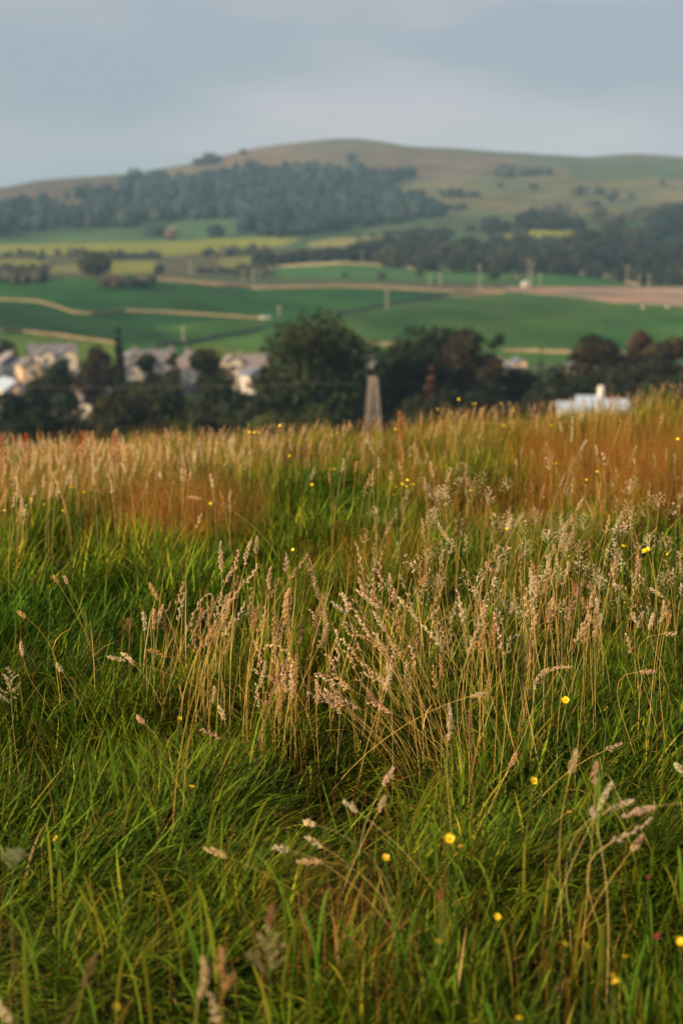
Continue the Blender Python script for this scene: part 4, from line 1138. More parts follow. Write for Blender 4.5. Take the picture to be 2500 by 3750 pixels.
def head_geo(A, kind, rs, hero=True):
    """spikelets around the axis polyline A (bottom to tip)"""
    A = np.asarray(A, float)
    seg = np.linalg.norm(np.diff(A, axis=0), axis=1); cum = np.concatenate([[0], np.cumsum(seg)]); Lh = cum[-1]
    def axis(t):
        s = t * Lh
        p = np.stack([np.interp(s, cum, A[:, c]) for c in range(3)], 1)
        q = np.stack([np.interp(np.clip(s + 0.004, 0, Lh), cum, A[:, c]) for c in range(3)], 1) - np.stack([np.interp(np.clip(s - 0.004, 0, Lh), cum, A[:, c]) for c in range(3)], 1)
        return p, q / (np.linalg.norm(q, axis=1, keepdims=True) + 1e-9)
    dens = 1.0 if hero else 0.5
    if kind == 'plume':                      # closed velvet spike
        n = int((70 + 500 * Lh) * dens); t = rs.random(n) ** 0.95
        R = 0.0052 * np.sin(np.clip(t * 0.9 + 0.10, 0, 1) * math.pi) ** 0.6 * (0.8 + 0.4 * np.sin(t * 40 + rs.random() * 6))
        sl, sw, out = 0.0078, 0.0026, 0.22
    elif kind == 'lobed':                    # half open, short branches
        n = int((80 + 600 * Lh) * dens); nb = 9
        bi = rs.integers(0, nb, n); t = np.clip((bi + rs.random(n) * 0.55) / nb, 0, 1)
        R = 0.0078 * (1 - t * 0.7) * rs.random(n) ** 0.9
        sl, sw, out = 0.0085, 0.0023, 0.22
    else:                                    # airy open panicle
        n = int((60 + 500 * Lh) * dens); nb = 12
        bi = rs.integers(0, nb, n); t = np.clip((bi + 0.1) / nb, 0, 1)
        R = 0.034 * (1 - t * 0.8) * rs.random(n) ** 0.6
        sl, sw, out = 0.0055, 0.0026, 0.8
    p, d = axis(t)
    if kind == 'plume':
        ang = rs.uniform(0, 2 * math.pi, n)
    else:
        ang = bi * 2.4 + rs.normal(0, 0.35, n)
        t = np.clip(t + R / max(Lh, 1e-3) * 0.9, 0, 1.1); p2, d2 = axis(np.clip(t, 0, 1)); p = p2
    ref = np.array([0.2, 1.0, 0.3]); a = np.cross(d, ref); a /= np.linalg.norm(a, axis=1, keepdims=True) + 1e-9; b = np.cross(d, a)
    o = a * np.cos(ang)[:, None] + b * np.sin(ang)[:, None]
    P = p + o * R[:, None]
    D = d + o * out * rs.uniform(0.4, 1.5, (n, 1)) + rs.normal(0, 0.2, (n, 3))
    V, T = spindles(P, D, sl * rs.uniform(0.7, 1.3, n) * (1 if hero else 1.3), sw * rs.uniform(0.7, 1.3, n) * (0.95 if hero else 1.9), 3 if hero else 2)
    if kind != 'plume' and hero:             # the branches that carry them
        m = nb if kind == 'lobed' else nb * 2
        tt = (rs.integers(0, nb, m)) / nb; pp, dd = axis(tt)
        an = (tt * nb) * 2.4 + rs.normal(0, .2, m)
        a = np.cross(dd, ref); a /= np.linalg.norm(a, axis=1, keepdims=True) + 1e-9; b = np.cross(dd, a)
        oo = a * np.cos(an)[:, None] + b * np.sin(an)[:, None]
        RR = (0.011 if kind == 'lobed' else 0.034) * (1 - tt * .8)
        V2, T2 = spindles(pp, dd * 0.9 + oo, RR * 1.3, np.full(m, 0.0011), 2)
        T = np.concatenate([T, T2 + len(V)]); V = np.concatenate([V, V2])
    return V, T

HC = {'cream': (0.92, 0.68, 0.42), 'pale': (0.94, 0.79, 0.56), 'gold': (0.74, 0.48, 0.20), 'rose': (0.66, 0.41, 0.28), 'sage': (0.68, 0.62, 0.34), 'rust': (0.40, 0.17, 0.07), 'brown': (0.42, 0.27, 0.12)}
STC = {'cream': (0.70, 0.48, 0.15), 'pale': (0.68, 0.52, 0.20), 'gold': (0.64, 0.40, 0.10), 'rose': (0.42, 0.22, 0.08), 'sage': (0.22, 0.26, 0.06), 'rust': (0.36, 0.15, 0.05), 'brown': (0.36, 0.20, 0.07)}

def bez(p0, p1, p2, p3, n):
    t = np.linspace(0, 1, n)[:, None]
    return (1 - t) ** 3 * p0 + 3 * (1 - t) ** 2 * t * p1 + 3 * (1 - t) * t * t * p2 + t ** 3 * p3

USED = {}
TONEW = {'cream': 'cream', 'pale': 'pale', 'gold': 'golden', 'rose': 'rosy', 'sage': 'sage green', 'brown': 'brown', 'rust': 'rusty'}
KINDW = {'plume': 'slim', 'lobed': 'feathery', 'airy': 'airy'}
def lean_word(dx, dy):
    a = math.degrees(math.atan2(dx, dy))
    return 'bent far left' if a < -50 else 'leaning left' if a < -11 else 'upright' if a < 11 else 'leaning right' if a < 50 else 'bent far right'
def stalk_label(tip, bot, kind, tone, where):
    ln_ = math.hypot(tip[0] - bot[0], tip[1] - bot[1])
    size = 'short ' if ln_ < 62 else 'long ' if ln_ > 100 else ''
    return f"{size}{TONEW[tone]} {KINDW[kind]} grass stalk {lean_word(tip[0] - bot[0], bot[1] - tip[1])} {where}"
def clump_part(x, y):
    v = 'at the top of' if y < 2190 else 'low in' if y > 2400 else 'halfway up'
    h = 'far left' if x < 760 else 'left' if x < 960 else 'middle' if x < 1200 else 'right' if x < 1450 else 'far right'
    return f'{v} the clump\'s {h} part'
def slope_part(x, y):
    h = 'behind the right half of the clump' if x < 1700 else 'upslope left of the big buttercup' if x < 2050 else 'upslope near the big buttercup' if x < 2300 else 'upslope by the right edge'
    return h + (', farther off' if y < 1850 else '')
def right_part(x, y):
    return ('beside the right hand tuft' if x < 1900 else 'before the dark gap on the right' if x < 2150 else 'near the right edge') + (', higher row' if y < 2210 else ', lower row' if y > 2330 else '')
STALKS = [0]
def stalk(tip, bot, hz=0.55, kind='plume', tone='cream', label=None, group=None, mid=None, base_dx=None, droop=0.0, r=None, seed=None, name='grass_stalk', spread=None, leaf=True, srad=0.00085):
    """tip and bot: the two ends of the seed head in the photograph; hz: height of the tip over the ground"""
    STALKS[0] += 1
    rs = np.random.default_rng(STALKS[0] * 7 + 1 if seed is None else seed)
    if r is None:
        h_ = hit(tip[0], tip[1], hz)
        if h_ is None: return None
        r = h_[3]
    T_ = at(tip[0], tip[1], r); Bt = at(bot[0], bot[1], r + rs.uniform(-0.015, 0.015))
    hv = T_ - Bt
    ln = np.linalg.norm(hv) + 1e-6
    dn = hv / ln
    zb = Bt[2] - float(H(Bt[0], Bt[1]))
    if base_dx is None:
        base_dx = -dn[0] / max(0.25, abs(dn[2])) * zb * 0.42 + rs.normal(0, 0.02)
        base_dx = float(np.clip(base_dx, -0.42, 0.42))
    bx = Bt[0] + base_dx; by = Bt[1] + rs.normal(0, 0.03)
    if spread: bx += spread
    base = np.array([bx, by, float(H(bx, by)) - 0.02])
    hh = Bt[2] - base[2]
    c1 = base + np.array([base_dx * -0.12, 0, hh * 0.45]); c2 = Bt - dn * min(0.22, max(0.05, abs(hh) * 0.40))
    S = bez(base, c1, c2, Bt, 10)
    if mid is not None:
        Mp = at(mid[0], mid[1], r)
        cc = 2 * Mp - 0.5 * (Bt + T_)
        t = np.linspace(0, 1, 9)[:, None]; A = (1 - t) ** 2 * Bt + 2 * t * (1 - t) * cc + t * t * T_
        c2 = Bt - (cc - Bt) / (np.linalg.norm(cc - Bt) + 1e-9) * min(0.2, max(0.05, hh * .4)); S = bez(base, c1, c2, Bt, 10)
    else:
        t = np.linspace(0, 1, 6)[:, None]
        side = np.array([rs.normal(0, 0.05) * ln, 0, 0])
        A = Bt + hv * t + side * (t * (1 - t) * 4) + np.array([0, 0, droop * ln]) * (t * (1 - t) * 4)
    root = thing(name, label or 'pale dry grass stalk with a feathery seed head', 'grass stalk' if name == 'grass_stalk' else 'panicle', tuple(base), 0, group)
    c = np.array(STC[tone]) * rs.uniform(0.8, 1.15)
    V, F_ = tube(np.concatenate([S, A[1:-1]]) - base, srad * 1.1, srad * 0.5)
    obj('stem', mesh_tris('stem', V, F_, np.repeat(c[None], len(V), 0)), M_grass, root)
    V, F_ = head_geo(A - base, kind, rs)
    hc = np.array(HC[tone]) * rs.uniform(0.85, 1.1) * (1 + rs.normal(0, 0.04, 3))
    cc = np.repeat(hc[None], len(V), 0) * rs.uniform(0.8, 1.15, (len(V), 1))
    obj('seed_head', mesh_tris('seed_head', V, F_, cc), M_head, root)
    if leaf and rs.random() < 0.2 and hh > 0.3:
        k = 4 + int(rs.integers(0, 3)); p = S[k] - base; a = rs.uniform(0, 6.28)
        me = blade_mesh('leaf', p[None], np.array([a]), np.array([0.4]), np.array([1.9]), np.array([rs.uniform(0.06, 0.13)]), np.array([0.003]), np.array([c * 0.9]), 4, np.array([0.2]), rs)
        obj('leaf', me, M_grass, root)
    return root

# zoom windows used when reading positions off the photograph: (x0, y0, scale)
Z8 = (400, 1950, 0.829); ZR = (1250, 2200, 0.797); ZB = (0, 3000, 0.797); ZL = (0, 2350, 0.797); ZM = (1250, 1500, 0.797); ZML = (0, 1500, 0.797)
def q(z, u, v): return (z[0] + u * z[2], z[1] + v * z[2])

C1 = 'stalks of the pale central clump'
spec = [  # window, tip, bottom, height, kind, tone, label, extra
    (Z8, (493, 45), (497, 178), .66, 'plume', 'pale', 'tall upright pale spike at the top left of the central clump', {}),
    (Z8, (626, 38), (598, 148), .66, 'plume', 'pale', 'tall pale spike leaning right, second from the top left of the central clump', {}),
    (Z8, (654, 22), (650, 100), .66, 'plume', 'cream', 'thin spike just right of the two tall top left spikes', {}),
    (Z8, (572, 82), (552, 182), .62, 'lobed', 'cream', 'thin stalk between the two tall spikes at the top left of the clump', {}),
    (Z8, (545, 160), (508, 232), .58, 'lobed', 'cream', None, {}),
    (Z8, (785, 98), (786, 180), .62, 'lobed', 'pale', 'upright branched head at the middle of the clump top', {}),
    (Z8, (716, 155), (708, 255), .58, 'plume', 'cream', None, {}),
    (Z8, (655, 145), (590, 232), .60, 'lobed', 'pale', None, {}),
    (Z8, (585, 228), (500, 345), .55, 'lobed', 'cream', None, {}),
    (Z8, (330, 225), (298, 325), .50, 'lobed', 'cream', 'slender head leaning right at the left side of the clump', {}),
    (Z8, (337, 270), (308, 395), .48, 'lobed', 'pale', None, {}),
    (Z8, (183, 230), (222, 300), .44, 'plume', 'gold', 'small golden head leaning left, leftmost high head of the clump', {}),
    (Z8, (237, 325), (222, 405), .44, 'plume', 'pale', None, {}),
    (Z8, (150, 355), (157, 440), .42, 'plume', 'pale', 'short upright pale head at the far left of the clump', {}),
    (Z8, (200, 345), (198, 435), .42, 'plume', 'cream', None, {}),
    (Z8, (275, 310), (250, 440), .44, 'lobed', 'gold', None, {}),
    (Z8, (455, 282), (345, 440), .52, 'lobed', 'pale', 'head arching over to the right on the left side of the clump', {'mid': (738.1, 2195.4)}),
    (Z8, (440, 335), (400, 390), .48, 'lobed', 'rose', None, {}),
    (Z8, (877, 100), (795, 215), .62, 'lobed', 'cream', 'slanting branched head at the top of the clump', {}),
    (Z8, (880, 142), (915, 225), .58, 'plume', 'cream', None, {}),
    (Z8, (905, 230), (925, 300), .50, 'plume', 'cream', None, {}),
    (Z8, (1090, 48), (1122, 192), .66, 'lobed', 'cream', 'tall leaning branched head at the upper right of the clump', {}),
    (Z8, (1205, 75), (1205, 245), .64, 'lobed', 'cream', 'tall upright rosy head at the upper right of the clump', {}),
    (Z8, (1370, 115), (1366, 228), .60, 'lobed', 'gold', 'lone tall forked head right of the clump top', {}),
    (Z8, (1402, 185), (1370, 230), .56, 'plume', 'gold', None, {}),
    (Z8, (1472, 222), (1420, 338), .55, 'lobed', 'gold', 'golden head leaning right above the right part of the clump', {}),
    (Z8, (1022, 270), (1112, 375), .52, 'lobed', 'cream', 'rosy head leaning left at the top of the right sub clump', {}),
    (Z8, (960, 275), (925, 375), .52, 'lobed', 'rose', 'rosy head in the middle of the clump leaning right', {}),
    (Z8, (1260, 255), (1238, 312), .54, 'lobed', 'cream', None, {}),
    (Z8, (1163, 185), (1172, 275), .56, 'lobed', 'cream', None, {}),
    (Z8, (1100, 200), (1130, 280), .55, 'plume', 'cream', None, {}),
    (Z8, (1310, 340), (1275, 450), .48, 'lobed', 'gold', 'golden bushy head low in the right part of the clump', {}),
    (Z8, (1455, 335), (1405, 388), .50, 'lobed', 'cream', None, {}),
    (Z8, (1537, 255), (1562, 385), .55, 'lobed', 'pale', 'pale branched head at the right end of the clump', {}),
    (Z8, (60, 535), (110, 582), .30, 'plume', 'pale', 'short pale head lying left of the clump over dark grass', {}),
    (Z8, (-2, 550), (78, 565), .30, 'plume', 'cream', 'thin head pointing left beside the short pale lying head', {}),
    (Z8, (180, 520), (262, 548), .34, 'plume', 'gold', 'thin golden head bent left with a long arching stem', {'base_dx': 0.35}),
    (Z8, (680, 512), (812, 565), .42, 'lobed', 'cream', 'thick head arched to the left in the middle of the clump', {'mid': (1018, 2368), 'base_dx': 0.02}),
    (Z8, (630, 605), (735, 648), .36, 'lobed', 'cream', None, {'base_dx': 0.12}),
    (Z8, (640, 480), (665, 600), .40, 'lobed', 'cream', None, {}),
    (Z8, (915, 630), (1062, 692), .34, 'lobed', 'pale', 'long pale head lying to the left low in the clump', {'base_dx': 0.22}),
    (Z8, (1115, 575), (1238, 702), .36, 'lobed', 'pale', 'pale head leaning far left before the dark grass of the clump', {'base_dx': 0.18}),
    (Z8, (880, 705), (1000, 760), .28, 'lobed', 'pale', None, {'base_dx': 0.2}),
    (Z8, (1000, 700), (1110, 775), .28, 'lobed', 'cream', None, {'base_dx': 0.2}),
    (Z8, (960, 720), (1030, 800), .26, 'lobed', 'pale', None, {'base_dx': 0.15}),
    (Z8, (1235, 460), (1262, 565), .44, 'lobed', 'pale', None, {}),
    (Z8, (1500, 765), (1492, 925), .42, 'plume', 'pale', 'solitary slim pale spike standing below the right end of the clump', {'base_dx': 0.02}),
    (Z8, (410, 872), (500, 908), .22, 'lobed', 'rose', 'rosy head lying low at the lower left of the clump', {'base_dx': 0.2}),
    (Z8, (128, 815), (156, 846), .24, 'plume', 'cream', 'tiny pale head over the dark grass at the lower left of the clump', {}),
    (Z8, (485, 770), (510, 832), .28, 'plume', 'pale', None, {}),
    (Z8, (467, 685), (453, 758), .30, 'plume', 'cream', None, {}),
    (Z8, (690, 330), (655, 450), .48, 'lobed', 'cream', None, {}), (Z8, (790, 290), (770, 400), .50, 'lobed', 'cream', None, {}), (Z8, (600, 310), (555, 400), .48, 'lobed', 'pale', None, {}),
    (Z8, (450, 425), (420, 520), .42, 'lobed', 'cream', None, {}), (Z8, (960, 540), (1000, 620), .38, 'lobed', 'cream', None, {}), (Z8, (890, 340), (935, 460), .46, 'lobed', 'cream', None, {}),
    (Z8, (860, 390), (845, 500), .44, 'lobed', 'rose', None, {}), (Z8, (985, 310), (1050, 360), .48, 'plume', 'pale', None, {}), (Z8, (1040, 395), (1110, 460), .44, 'lobed', 'cream', None, {}),
    (ZR, (533, 8), (565, 105), .50, 'lobed', 'pale', 'tall branched head standing second right of the clump', {}),
    (ZR, (528, 15), (492, 98), .50, 'lobed', 'sage', None, {}),
    (ZR, (655, 2), (650, 122), .52, 'lobed', 'cream', 'thick cream head of the dense right hand tuft', {}),
    (ZR, (702, 20), (738, 112), .50, 'lobed', 'pale', 'pale head leaning left in the dense right hand tuft', {}),
    (ZR, (703, 58), (704, 165), .46, 'lobed', 'cream', None, {}),
    (ZR, (820, 165), (752, 262), .42, 'lobed', 'pale', 'pale head nodding to the right beside the long feathery head', {'mid': (1873, 2338)}),
    (ZR, (890, 80), (865, 325), .48, 'lobed', 'gold', 'very long feathery golden head standing upright right of the clump', {}),
    (ZR, (972, 0), (955, 92), .50, 'lobed', 'cream', None, {}), (ZR, (1000, 20), (970, 85), .48, 'lobed', 'gold', None, {}),
    (ZR, (1108, -10), (1108, 66), .50, 'plume', 'gold', 'slim golden spike at upper right', {}),
    (ZR, (1172, -6), (1163, 62), .50, 'plume', 'pale', None, {}), (ZR, (1055, 25), (1058, 120), .46, 'plume', 'rose', 'rosy upright spike over the dark gap on the right', {}),
    (ZR, (1192, 66), (1152, 152), .46, 'plume', 'pale', 'pale spike leaning right over the dark gap on the right', {}),
    (ZR, (1135, 108), (1083, 178), .44, 'lobed', 'cream', None, {}),
    (ZR, (1333, 65), (1376, 128), .42, 'plume', 'pale', None, {}), (ZR, (1426, 65), (1412, 136), .44, 'plume', 'pale', None, {}),
    (ZR, (1478, 4), (1463, 102), .48, 'plume', 'cream', 'cream spike near the right edge, taller of the close pair', {}),
    (ZR, (1508, 35), (1485, 132), .46, 'plume', 'gold', 'golden spike near the right edge, lower of the close pair', {}),
    (ZR, (1310, 155), (1336, 246), .40, 'lobed', 'cream', None, {}),
    (ZR, (1532, 150), (1474, 152), .40, 'lobed', 'cream', None, {'base_dx': 0.02}),
    (ZR, (1052, 304), (886, 412), .42, 'plume', 'cream', 'thick furry head arched to the right below the golden feathery head', {'mid': (1990, 2462), 'base_dx': -0.12, 'seed': 5}),
    (ZR, (1437, 325), (1368, 326), .34, 'plume', 'cream', None, {'base_dx': 0.02}),
    (ZR, (1282, 660), (1206, 690), .24, 'lobed', 'cream', 'small head lying on the combed grass at the right', {}),
    (ZR, (1535, 752), (1568, 792), .26, 'plume', 'pale', 'small pale head at the right edge above the combed grass', {}),
    (ZR, (802, 705), (770, 768), .26, 'plume', 'cream', 'small cream head hanging low in the dark grass below the tuft', {}),
    (ZR, (588, 528), (596, 692), .40, 'plume', 'brown', 'brown furry spike beside the solitary pale spike', {}),
    (ZR, (237, 772), (190, 852), .34, 'plume', 'pale', 'pale head leaning right in the open green below the clump', {}),
    (ZR, (200, 902), (166, 972), .32, 'plume', 'cream', 'small cream head just below the pale leaning head', {}),
    (ZR, (18, 928), (78, 972), .30, 'plume', 'pale', 'pale head pointing left in the open green below the clump', {}),
    (ZR, (1076, 690), (1047, 802), .50, 'plume', 'cream', 'thin spike left of the lower right trio', {}),
    (ZR, (1171, 745), (1165, 852), .48, 'plume', 'cream', 'thin upright spike above the lower right trio', {}),
    (ZR, (1241, 840), (1176, 966), .46, 'plume', 'pale', 'bright pale plume leaning right, upper one of the lower right trio', {}),
    (ZR, (1338, 918), (1222, 962), .42, 'plume', 'pale', 'pale plume bent over to the right in the lower right trio', {'base_dx': -0.06}),
    (ZR, (1152, 960), (1162, 1000), .42, 'plume', 'pale', None, {}),
    (ZR, (1300, 987), (1445, 942), .42, 'plume', 'pale', 'long thin head pointing left on a stem bowing in from the right edge', {'base_dx': 0.4}),
    (ZR, (1425, 998), (1236, 1112), .44, 'lobed', 'pale', 'large feathery pale head slanting at the lower right', {'mid': (2325, 3040), 'base_dx': 0.03}),
    (ZR, (1380, 1082), (1328, 1152), .36, 'plume', 'cream', None, {}),
    (ZR, (682, 335), (660, 462), .42, 'plume', 'gold', 'golden furry spike in the dense right hand tuft', {}),
    (ZR, (652, 425), (590, 440), .34, 'plume', 'cream', None, {}),
    (ZB, (1266, 130), (1342, 145), .26, 'lobed', 'pale', 'pale head pointing left over the brown matted patch', {'base_dx': 0.25}),
    (ZB, (1405, 12), (1456, 26), .28, 'plume', 'pale', 'small pale head above the brown matted patch', {'base_dx': 0.2}),
    (ZB, (1415, 84), (1492, 132), .27, 'lobed', 'pale', None, {'base_dx': 0.2}),
    (ZB, (1374, 196), (1492, 196), .24, 'plume', 'cream', None, {'base_dx': 0.18}),
    (ZB, (950, 135), (1050, 175), .22, 'plume', 'cream', None, {'base_dx': 0.3}),
    (ZB, (1251, 404), (1236, 505), .56, 'plume', 'brown', 'blurred brown spike closest to the viewer at bottom centre', {}),
    (ZB, (1022, 602), (1020, 742), .55, 'plume', 'gold', 'blurred golden spike left of the bottom centre', {}),
    (ZB, (1076, 715), (1034, 792), .52, 'plume', 'gold', None, {}),
    (ZB, (935, 645), (910, 826), .54, 'plume', 'cream', 'long blurred cream spike at the bottom left of centre', {}),
    (ZB, (968, 805), (1012, 945), .50, 'lobed', 'pale', 'blurred pale head cut by the bottom of the picture', {}),
    (ZB, (442, 630), (384, 782), .34, 'plume', 'brown', 'thin brown head slanting at the lower left', {'base_dx': -0.16}),
    (ZB, (-10, 850), (66, 935), .40, 'lobed', 'pale', 'pale head in the bottom left corner', {}),
    (ZL, (98, 8), (108, 72), .36, 'plume', 'pale', 'pale head near the left edge over tall green grass', {'base_dx': 0.08}),
    (ZL, (265, 105), (290, 142), .32, 'plume', 'pale', None, {}), (ZL, (635, 347), (667, 376), .26, 'plume', 'cream', None, {}),
    (ZM, (445, 523), (502, 612), .52, 'plume', 'pale', 'pale head leaning left in the middle distance above the clump', {}),
    (ZM, (1028, 528), (998, 642), .52, 'plume', 'pale', 'pale spike leaning right in the middle distance at right', {}),
    (ZM, (930, 345), (915, 412), .50, 'plume', 'gold', None, {}), (ZM, (1445, 548), (1385, 612), .46, 'plume', 'gold', None, {}), (ZM, (1060, 500), (1116, 556), .50, 'plume', 'gold', None, {}),
    (ZM, (1000, 55), (1012, 105), .55, 'plume', 'pale', None, {}), (ZM, (1060, 78), (1054, 152), .55, 'plume', 'pale', None, {}), (ZM, (1282, 50), (1250, 150), .62, 'plume', 'gold', None, {}),
    (ZM, (1126, 140), (1098, 188), .52, 'plume', 'pale', None, {}), (ZM, (1165, 165), (1172, 212), .5, 'plume', 'cream', None, {}), (ZM, (408, 240), (422, 312), .52, 'plume', 'cream', None, {}),
    (ZM, (970, 198), (965, 258), .52, 'plume', 'gold', None, {}), (ZM, (955, 768), (920, 878), .48, 'plume', 'gold', None, {}), (ZM, (820, 680), (828, 842), .52, 'lobed', 'gold', None, {}),
    (ZM, (1358, 678), (1346, 782), .46, 'plume', 'cream', None, {}), (ZM, (1250, 800), (1284, 832), .40, 'plume', 'pale', None, {}), (ZM, (1418, 820), (1482, 864), .38, 'plume', 'cream', None, {}),
    (ZM, (1040, 705), (1015, 815), .48, 'lobed', 'cream', None, {}), (ZM, (672, 715), (705, 750), .44, 'lobed', 'cream', None, {}), (ZM, (975, 850), (960, 930), .46, 'lobed', 'cream', None, {}),
    (ZML, (430, 310), (433, 345), .50, 'plume', 'pale', None, {}), (ZML, (565, 250), (578, 290), .52, 'plume', 'pale', None, {}), (ZML, (515, 245), (518, 290), .52, 'plume', 'pale', None, {}),
    (ZML, (690, 800), (728, 870), .42, 'plume', 'gold', None, {}), (ZML, (870, 400), (930, 410), .46, 'plume', 'cream', None, {}), (ZML, (735, 290), (745, 318), .5, 'plume', 'pale', None, {}),
    (ZML, (88, 930), (125, 958), .36, 'plume', 'gold', None, {}), (ZML, (250, 768), (270, 800), .4, 'plume', 'gold', None, {}), (ZML, (298, 770), (318, 805), .4, 'lobed', 'cream', None, {}),
]
for z_, tp, bt, hz_, kd, tn, lab, ex in spec:
    a, b = q(z_, *tp), q(z_, *bt)
    if lab is None:
        if z_ is Z8: lab, grp = stalk_label(a, b, kd, tn, clump_part(*a)), C1
        elif z_ is ZR: lab, grp = stalk_label(a, b, kd, tn, right_part(*a)), 'stalks standing right of the clump'
        elif z_ in (ZM,): lab, grp = stalk_label(a, b, kd, tn, slope_part(*a)), 'blurred stalks up the slope'
        elif z_ is ZML: lab, grp = 'slightly blurred pale grass stalk on the slope up to the left', 'blurred stalks up the left slope'
        else: lab, grp = 'small pale grass stalk low in the green foreground', 'small stalks in the foreground'
    else:
        grp = C1 if z_ is Z8 else 'pale grass stalks of the meadow'
    stalk(a, b, hz_, kd, tn, lab, grp, **ex)

# the crowd of the clump
LC, LR, LU = 'clump', 'right', 'slope'
rc = np.random.default_rng(21)
def crowd(n, cx, cy, sx, sy, lean, hz, label, group, tones=('cream', 'pale', 'cream', 'gold', 'rose'), ln=(70, 120), kinds=('lobed', 'plume', 'lobed'), bdx=None):
    for _ in range(n):
        tx = cx + rc.uniform(-1, 1) * sx; ty = cy + rc.uniform(-1, 1) * sy
        a = math.radians(lean + rc.normal(0, 13)); l_ = rc.uniform(*ln)
        bt = (tx - math.sin(a) * l_, ty + math.cos(a) * l_)
        kd_ = kinds[int(rc.integers(0, len(kinds)))]; tn_ = tones[int(rc.integers(0, len(tones)))]
        wh = {LC: clump_part, LR: right_part, LU: slope_part}[label](tx, ty)
        stalk((tx, ty), bt, hz * rc.uniform(0.88, 1.1), kd_, tn_, stalk_label((tx, ty), bt, kd_, tn_, wh), group, base_dx=bdx, seed=int(rc.integers(0, 1e6)))
crowd(12, 950, 2200, 170, 90, 14, 0.54, LC, C1)
crowd(9, 760, 2260, 120, 80, 16, 0.46, LC, C1)
crowd(11, 1120, 2260, 120, 80, 4, 0.50, LC, C1)
crowd(10, 1360, 2200, 110, 70, -26, 0.54, LC, C1, bdx=0.16)
crowd(12, 1330, 2360, 110, 80, -34, 0.44, LC, C1, bdx=0.20)
crowd(10, 1520, 2360, 110, 100, -14, 0.46, LC, C1)
crowd(14, 1050, 2440, 110, 70, 2, 0.38, LC, C1)
crowd(12, 1230, 2520, 130, 60, -50, 0.32, LC, C1, bdx=0.2)
GR = 'stalks standing right of the clump'
crowd(10, 1820, 2270, 80, 60, 0, 0.50, LR, GR, bdx=0.0)
crowd(12, 2020, 2200, 160, 90, 8, 0.50, LR, GR)
GU = 'blurred stalks up the slope'
crowd(22, 2050, 1950, 430, 170, 4, 0.54, LU, GU, ln=(45, 80), tones=('cream', 'gold', 'pale', 'sage'))
crowd(10, 1500, 1700, 300, 60, 4, 0.54, LU, GU, ln=(34, 60), tones=('cream', 'gold', 'pale'))
print('stalks', STALKS[0])

# airy grey green panicles
for i, (z_, u, v, l_, hz_, tone, lab) in enumerate([
    (ZR, 500, 130, 150, .46, 'sage', 'airy sage green panicle at the right end of the clump'), (ZM, 655, 285, 80, .56, 'sage', 'airy pale panicle before the rusty haze at the middle right'),
    (ZM, 450, 350, 80, .54, 'pale', 'airy whitish panicle above the right part of the clump'), (ZM, 1035, 340, 80, .55, 'sage', 'airy panicle left of the far right stalks'),
    (ZM, 1010, 730, 90, .5, 'sage', 'airy panicle standing above the long golden head'), (ZM, 1185, 735, 110, .5, 'sage', 'nodding sage panicle above the dark gap on the right'),
    (ZB, 1240, 500, 220, .60, 'sage', 'large blurred green panicle closest to the viewer at bottom centre'), (ZB, 70, 145, 90, .40, 'sage', 'small greenish panicle near the lower left edge'),
    (ZL, 45, 120, 170, .44, 'pale', 'open pale panicle at the left edge'), (ZR, 600, 170, 60, .4, 'sage', 'small panicle inside the right hand tuft'), (Z8, 90, 385, 60, .40, 'brown', 'brownish open panicle at the far left of the clump')]):
    t_ = q(z_, u, v); stalk(t_, (t_[0] + rc.normal(0, 8), t_[1] + l_ * 0.8), hz_, 'airy', tone, lab, None, name='grass_panicle')
for i in range(26):
    tx = rc.uniform(1550, 2480); ty = rc.uniform(1740, 2130); l_ = rc.uniform(50, 80)
    stalk((tx, ty), (tx + rc.normal(0, 9), ty + l_), 0.54, 'airy', ('sage', 'pale', 'cream')[i % 3], ('sage', 'pale', 'cream')[i % 3] + ' airy panicle ' + slope_part(tx, ty) + (', upper' if ty < 1940 else ', lower'), 'airy panicles up the slope', name='grass_panicle')

def dry_stems():
    rs = np.random.default_rng(404); n = 130
    x, y = scatter(60000, 3.6, 5.6, THM, rs)
    px, py = proj(x, y, H(x, y) + 0.1)
    w = 1.0 * blob(px, py, 1150, 2560, 420, 150) + 0.9 * blob(px, py, 1560, 2600, 230, 150) + 0.6 * blob(px, py, 1900, 2520, 330, 130) + 0.3 * blob(px, py, 700, 2500, 200, 130)
    w = w * (0.25 + 1.2 * (fbm(x * 9, y * 9, 71, 2) > 0.5))
    k = rs.random(len(x)) < w * 0.6
    x = x[k][:n]; y = y[k][:n]; n = len(x); px = px[k][:n]
    z = H(x, y)
    az = np.where(px > 1400, math.radians(-80), math.radians(60)) + rs.normal(0, 1.0, n)
    col = np.array([(0.72, 0.50, 0.16), (0.66, 0.40, 0.10), (0.50, 0.45, 0.12), (0.74, 0.58, 0.26)])[rs.integers(0, 4, n)] * rs.uniform(.7, 1.1, (n, 1))
    me = blade_mesh('dry_stems', np.stack([x, y, z], 1), az, np.abs(rs.normal(0.12, 0.12, n)) + np.where(px > 1250, 0.22, 0.05), np.abs(rs.normal(0.35, 0.25, n)), rs.uniform(0.30, 0.50, n), rs.uniform(0.0018, 0.0030, n), col, 4, rs.uniform(-1.2, 1.2, n), rs)
    tag(obj('dry_stems', me, M_grass), 'golden dry grass stems standing thick in the central clump', 'grass', kind='stuff')
dry_stems()

